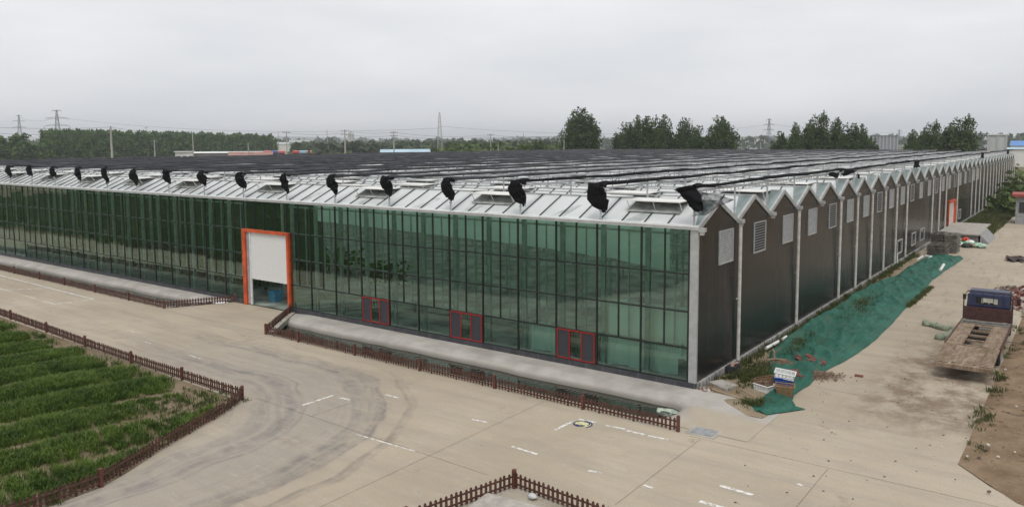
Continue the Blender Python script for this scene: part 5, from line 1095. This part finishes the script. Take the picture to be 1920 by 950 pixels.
def pylon(px, py, D, base_w, label, arms, thin=.13, mast=False):
    x, y = at(px, D); h_ = zat(px, py, D); root = thing('lattice_pylon' if not mast else 'lattice_mast', label, 'pylon', (x, y, 0), YAW+.3, 'lattice pylons on the plain'); b = MB(); w = base_w/2; n = 9
    wid = lambda z: w*(1-z/h_)**(1.2 if not mast else .7)*.9+w*.10
    lv = [h_*(1-(1-i/n)**1.25) for i in range(n+1)]
    for sx_, sy_ in ((-1, -1), (1, -1), (1, 1), (-1, 1)): b.tube([(sx_*wid(z), sy_*wid(z), z) for z in lv], thin, 4)
    for i in range(n):
        z0, z1 = lv[i], lv[i+1]; a0, a1 = wid(z0), wid(z1)
        for q in range(4):
            cs = [(-1, -1), (1, -1), (1, 1), (-1, 1)]; p, r_ = cs[q], cs[(q+1) % 4]
            b.tube([(p[0]*a0, p[1]*a0, z0), (r_[0]*a1, r_[1]*a1, z1)], thin*.55, 3, cap=False); b.tube([(r_[0]*a0, r_[1]*a0, z0), (p[0]*a1, p[1]*a1, z1)], thin*.55, 3, cap=False); b.tube([(p[0]*a1, p[1]*a1, z1), (r_[0]*a1, r_[1]*a1, z1)], thin*.55, 3, cap=False)
    b.build('lattice_body', MSTEEL if not mast else MGALV, root)
    for f_, L in arms:
        z = h_*f_; MB().tube([(-L, 0, z), (0, 0, z+L*.16), (L, 0, z)], thin*.8, 4).tube([(-L, 0, z), (L, 0, z)], thin*.8, 4).tube([(-L, 0, z), (-L, 0, z-1.5)], thin*.5, 3).tube([(L, 0, z), (L, 0, z-1.5)], thin*.5, 3).build('crossarm', MSTEEL, root)
    return Vector((x, y, h_))
ar = [(.985, 3.0), (.83, 7), (.68, 7.6), (.53, 7.8)]
p1 = pylon(43, 220, 800, 6, 'smaller lattice pylon at the left edge of the sky', [(.98, 2), (.85, 5), (.70, 5.5)], .12); p2 = pylon(114, 211, 640, 7, 'larger lattice pylon with four crossarms left of the tree belt', ar, .13); p3 = pylon(826, 215, 400, 2.9, 'tall slim lattice telecom mast rising in the centre left', [], .075, True)
p4 = pylon(1440, 227, 560, 5, 'lattice pylon between the rounded poplar and the right tree row', [(.98, 2), (.84, 4), (.7, 4.2)], .11); p5 = pylon(1683, 247, 900, 5, 'small far pylon above the grey columned hall', [(.95, 3), (.8, 4)], .14); p6 = pylon(1838, 253, 900, 6, 'small far pylon left of the tall pale hall', [(.95, 3), (.8, 4)], .14); p7 = pylon(1752, 250, 1500, 6, 'faint far pylon behind the windswept poplars', [(.95, 3)], .16)
def wire(a, b, sag, label, r_=.035):
    a, b = Vector(a), Vector(b); pts = [a.lerp(b, i/16)-Vector((0, 0, sag*4*(i/16)*(1-i/16))) for i in range(17)]
    tag(MB().tube(pts, r_, 4).build('power_line', MSTEEL), label, 'power line', 'overhead power lines')
dz = Vector((0, 0, .15)); offl = Vector((-150, -60, 0))
wire(POLE[213]-dz, (*at(-80, 140), zat(-80, 238, 140)), .4, 'upper wire from the tallest left pole to the left edge', .022); wire(POLE[213]-Vector((0, 0, 1.4)), (*at(-80, 140), zat(-80, 248, 140)), .4, 'lower wire from the tallest left pole to the left edge', .022)
wire(POLE[213]-dz, POLE[365]-dz, .5, 'wire from the tallest left pole to the slim pole by the cabin', .024); wire(POLE[365]-dz, POLE[540]-dz, .6, 'wire from the slim pole to the pole above the lorries', .03)
wire(POLE[540]-dz*3, POLE[649]-dz*6, .5, 'wire between the lorry pole and the stout double arm pole', .03); wire(POLE[649]-dz*2, POLE[740]-dz*2, .5, 'upper wire between the two double arm poles', .03); wire(POLE[649]-dz*8, POLE[740]-dz*8, .5, 'lower wire between the two double arm poles', .03); wire(POLE[740]-dz*2, POLE[921]-dz*2, .9, 'upper wire from the shed pole to the pole right of the mast', .032); wire(POLE[740]-dz*8, POLE[921]-dz*5, .9, 'lower wire from the shed pole to the pole right of the mast', .032); wire(POLE[921]-dz*2, POLE[1058]-dz*2, .6, 'wire from the pole right of the mast to the lone poplar', .03)
wire(p1-Vector((0, 0, 2)), p2-Vector((0, 0, 5)), 3, 'high line between the two left pylons', .07); wire(p2-Vector((0, 0, 5)), p3-Vector((0, 0, 8)), 5, 'long high line from the larger left pylon to the mast', .055); wire(p3-Vector((0, 0, 7)), p4-Vector((0, 0, 4)), 5, 'long high line from the mast to the lattice pylon at right', .05); wire(p4-Vector((0, 0, 3)), p5-Vector((0, 0, 2)), 4, 'high line from the lattice pylon to the small far pylon', .06); wire(p5-Vector((0, 0, 2)), p6-Vector((0, 0, 2)), 4, 'high line between the two small far right pylons', .08); wire(p6-Vector((0, 0, 2)), (*at(2000, 900), 16), 4, 'high line from the far right pylon to the photo edge', .08)

# ------------------------------------------------------------------ haze over the plain
hz = MB().box(-6300, 6300, -6300, 6300, -1.8, 110); t = NT('haze_air'); pv = t.node('ShaderNodeVolumePrincipled'); pv.inputs['Color'].default_value = (.93, .96, 1, 1); pv.inputs['Density'].default_value = .00026; pv.inputs['Anisotropy'].default_value = .1
t.l.new(pv.outputs[0], t.out.inputs['Volume']); o = hz.build('haze', t.m); tag(o, 'thin pale haze over the whole plain', 'haze', None, 'stuff')
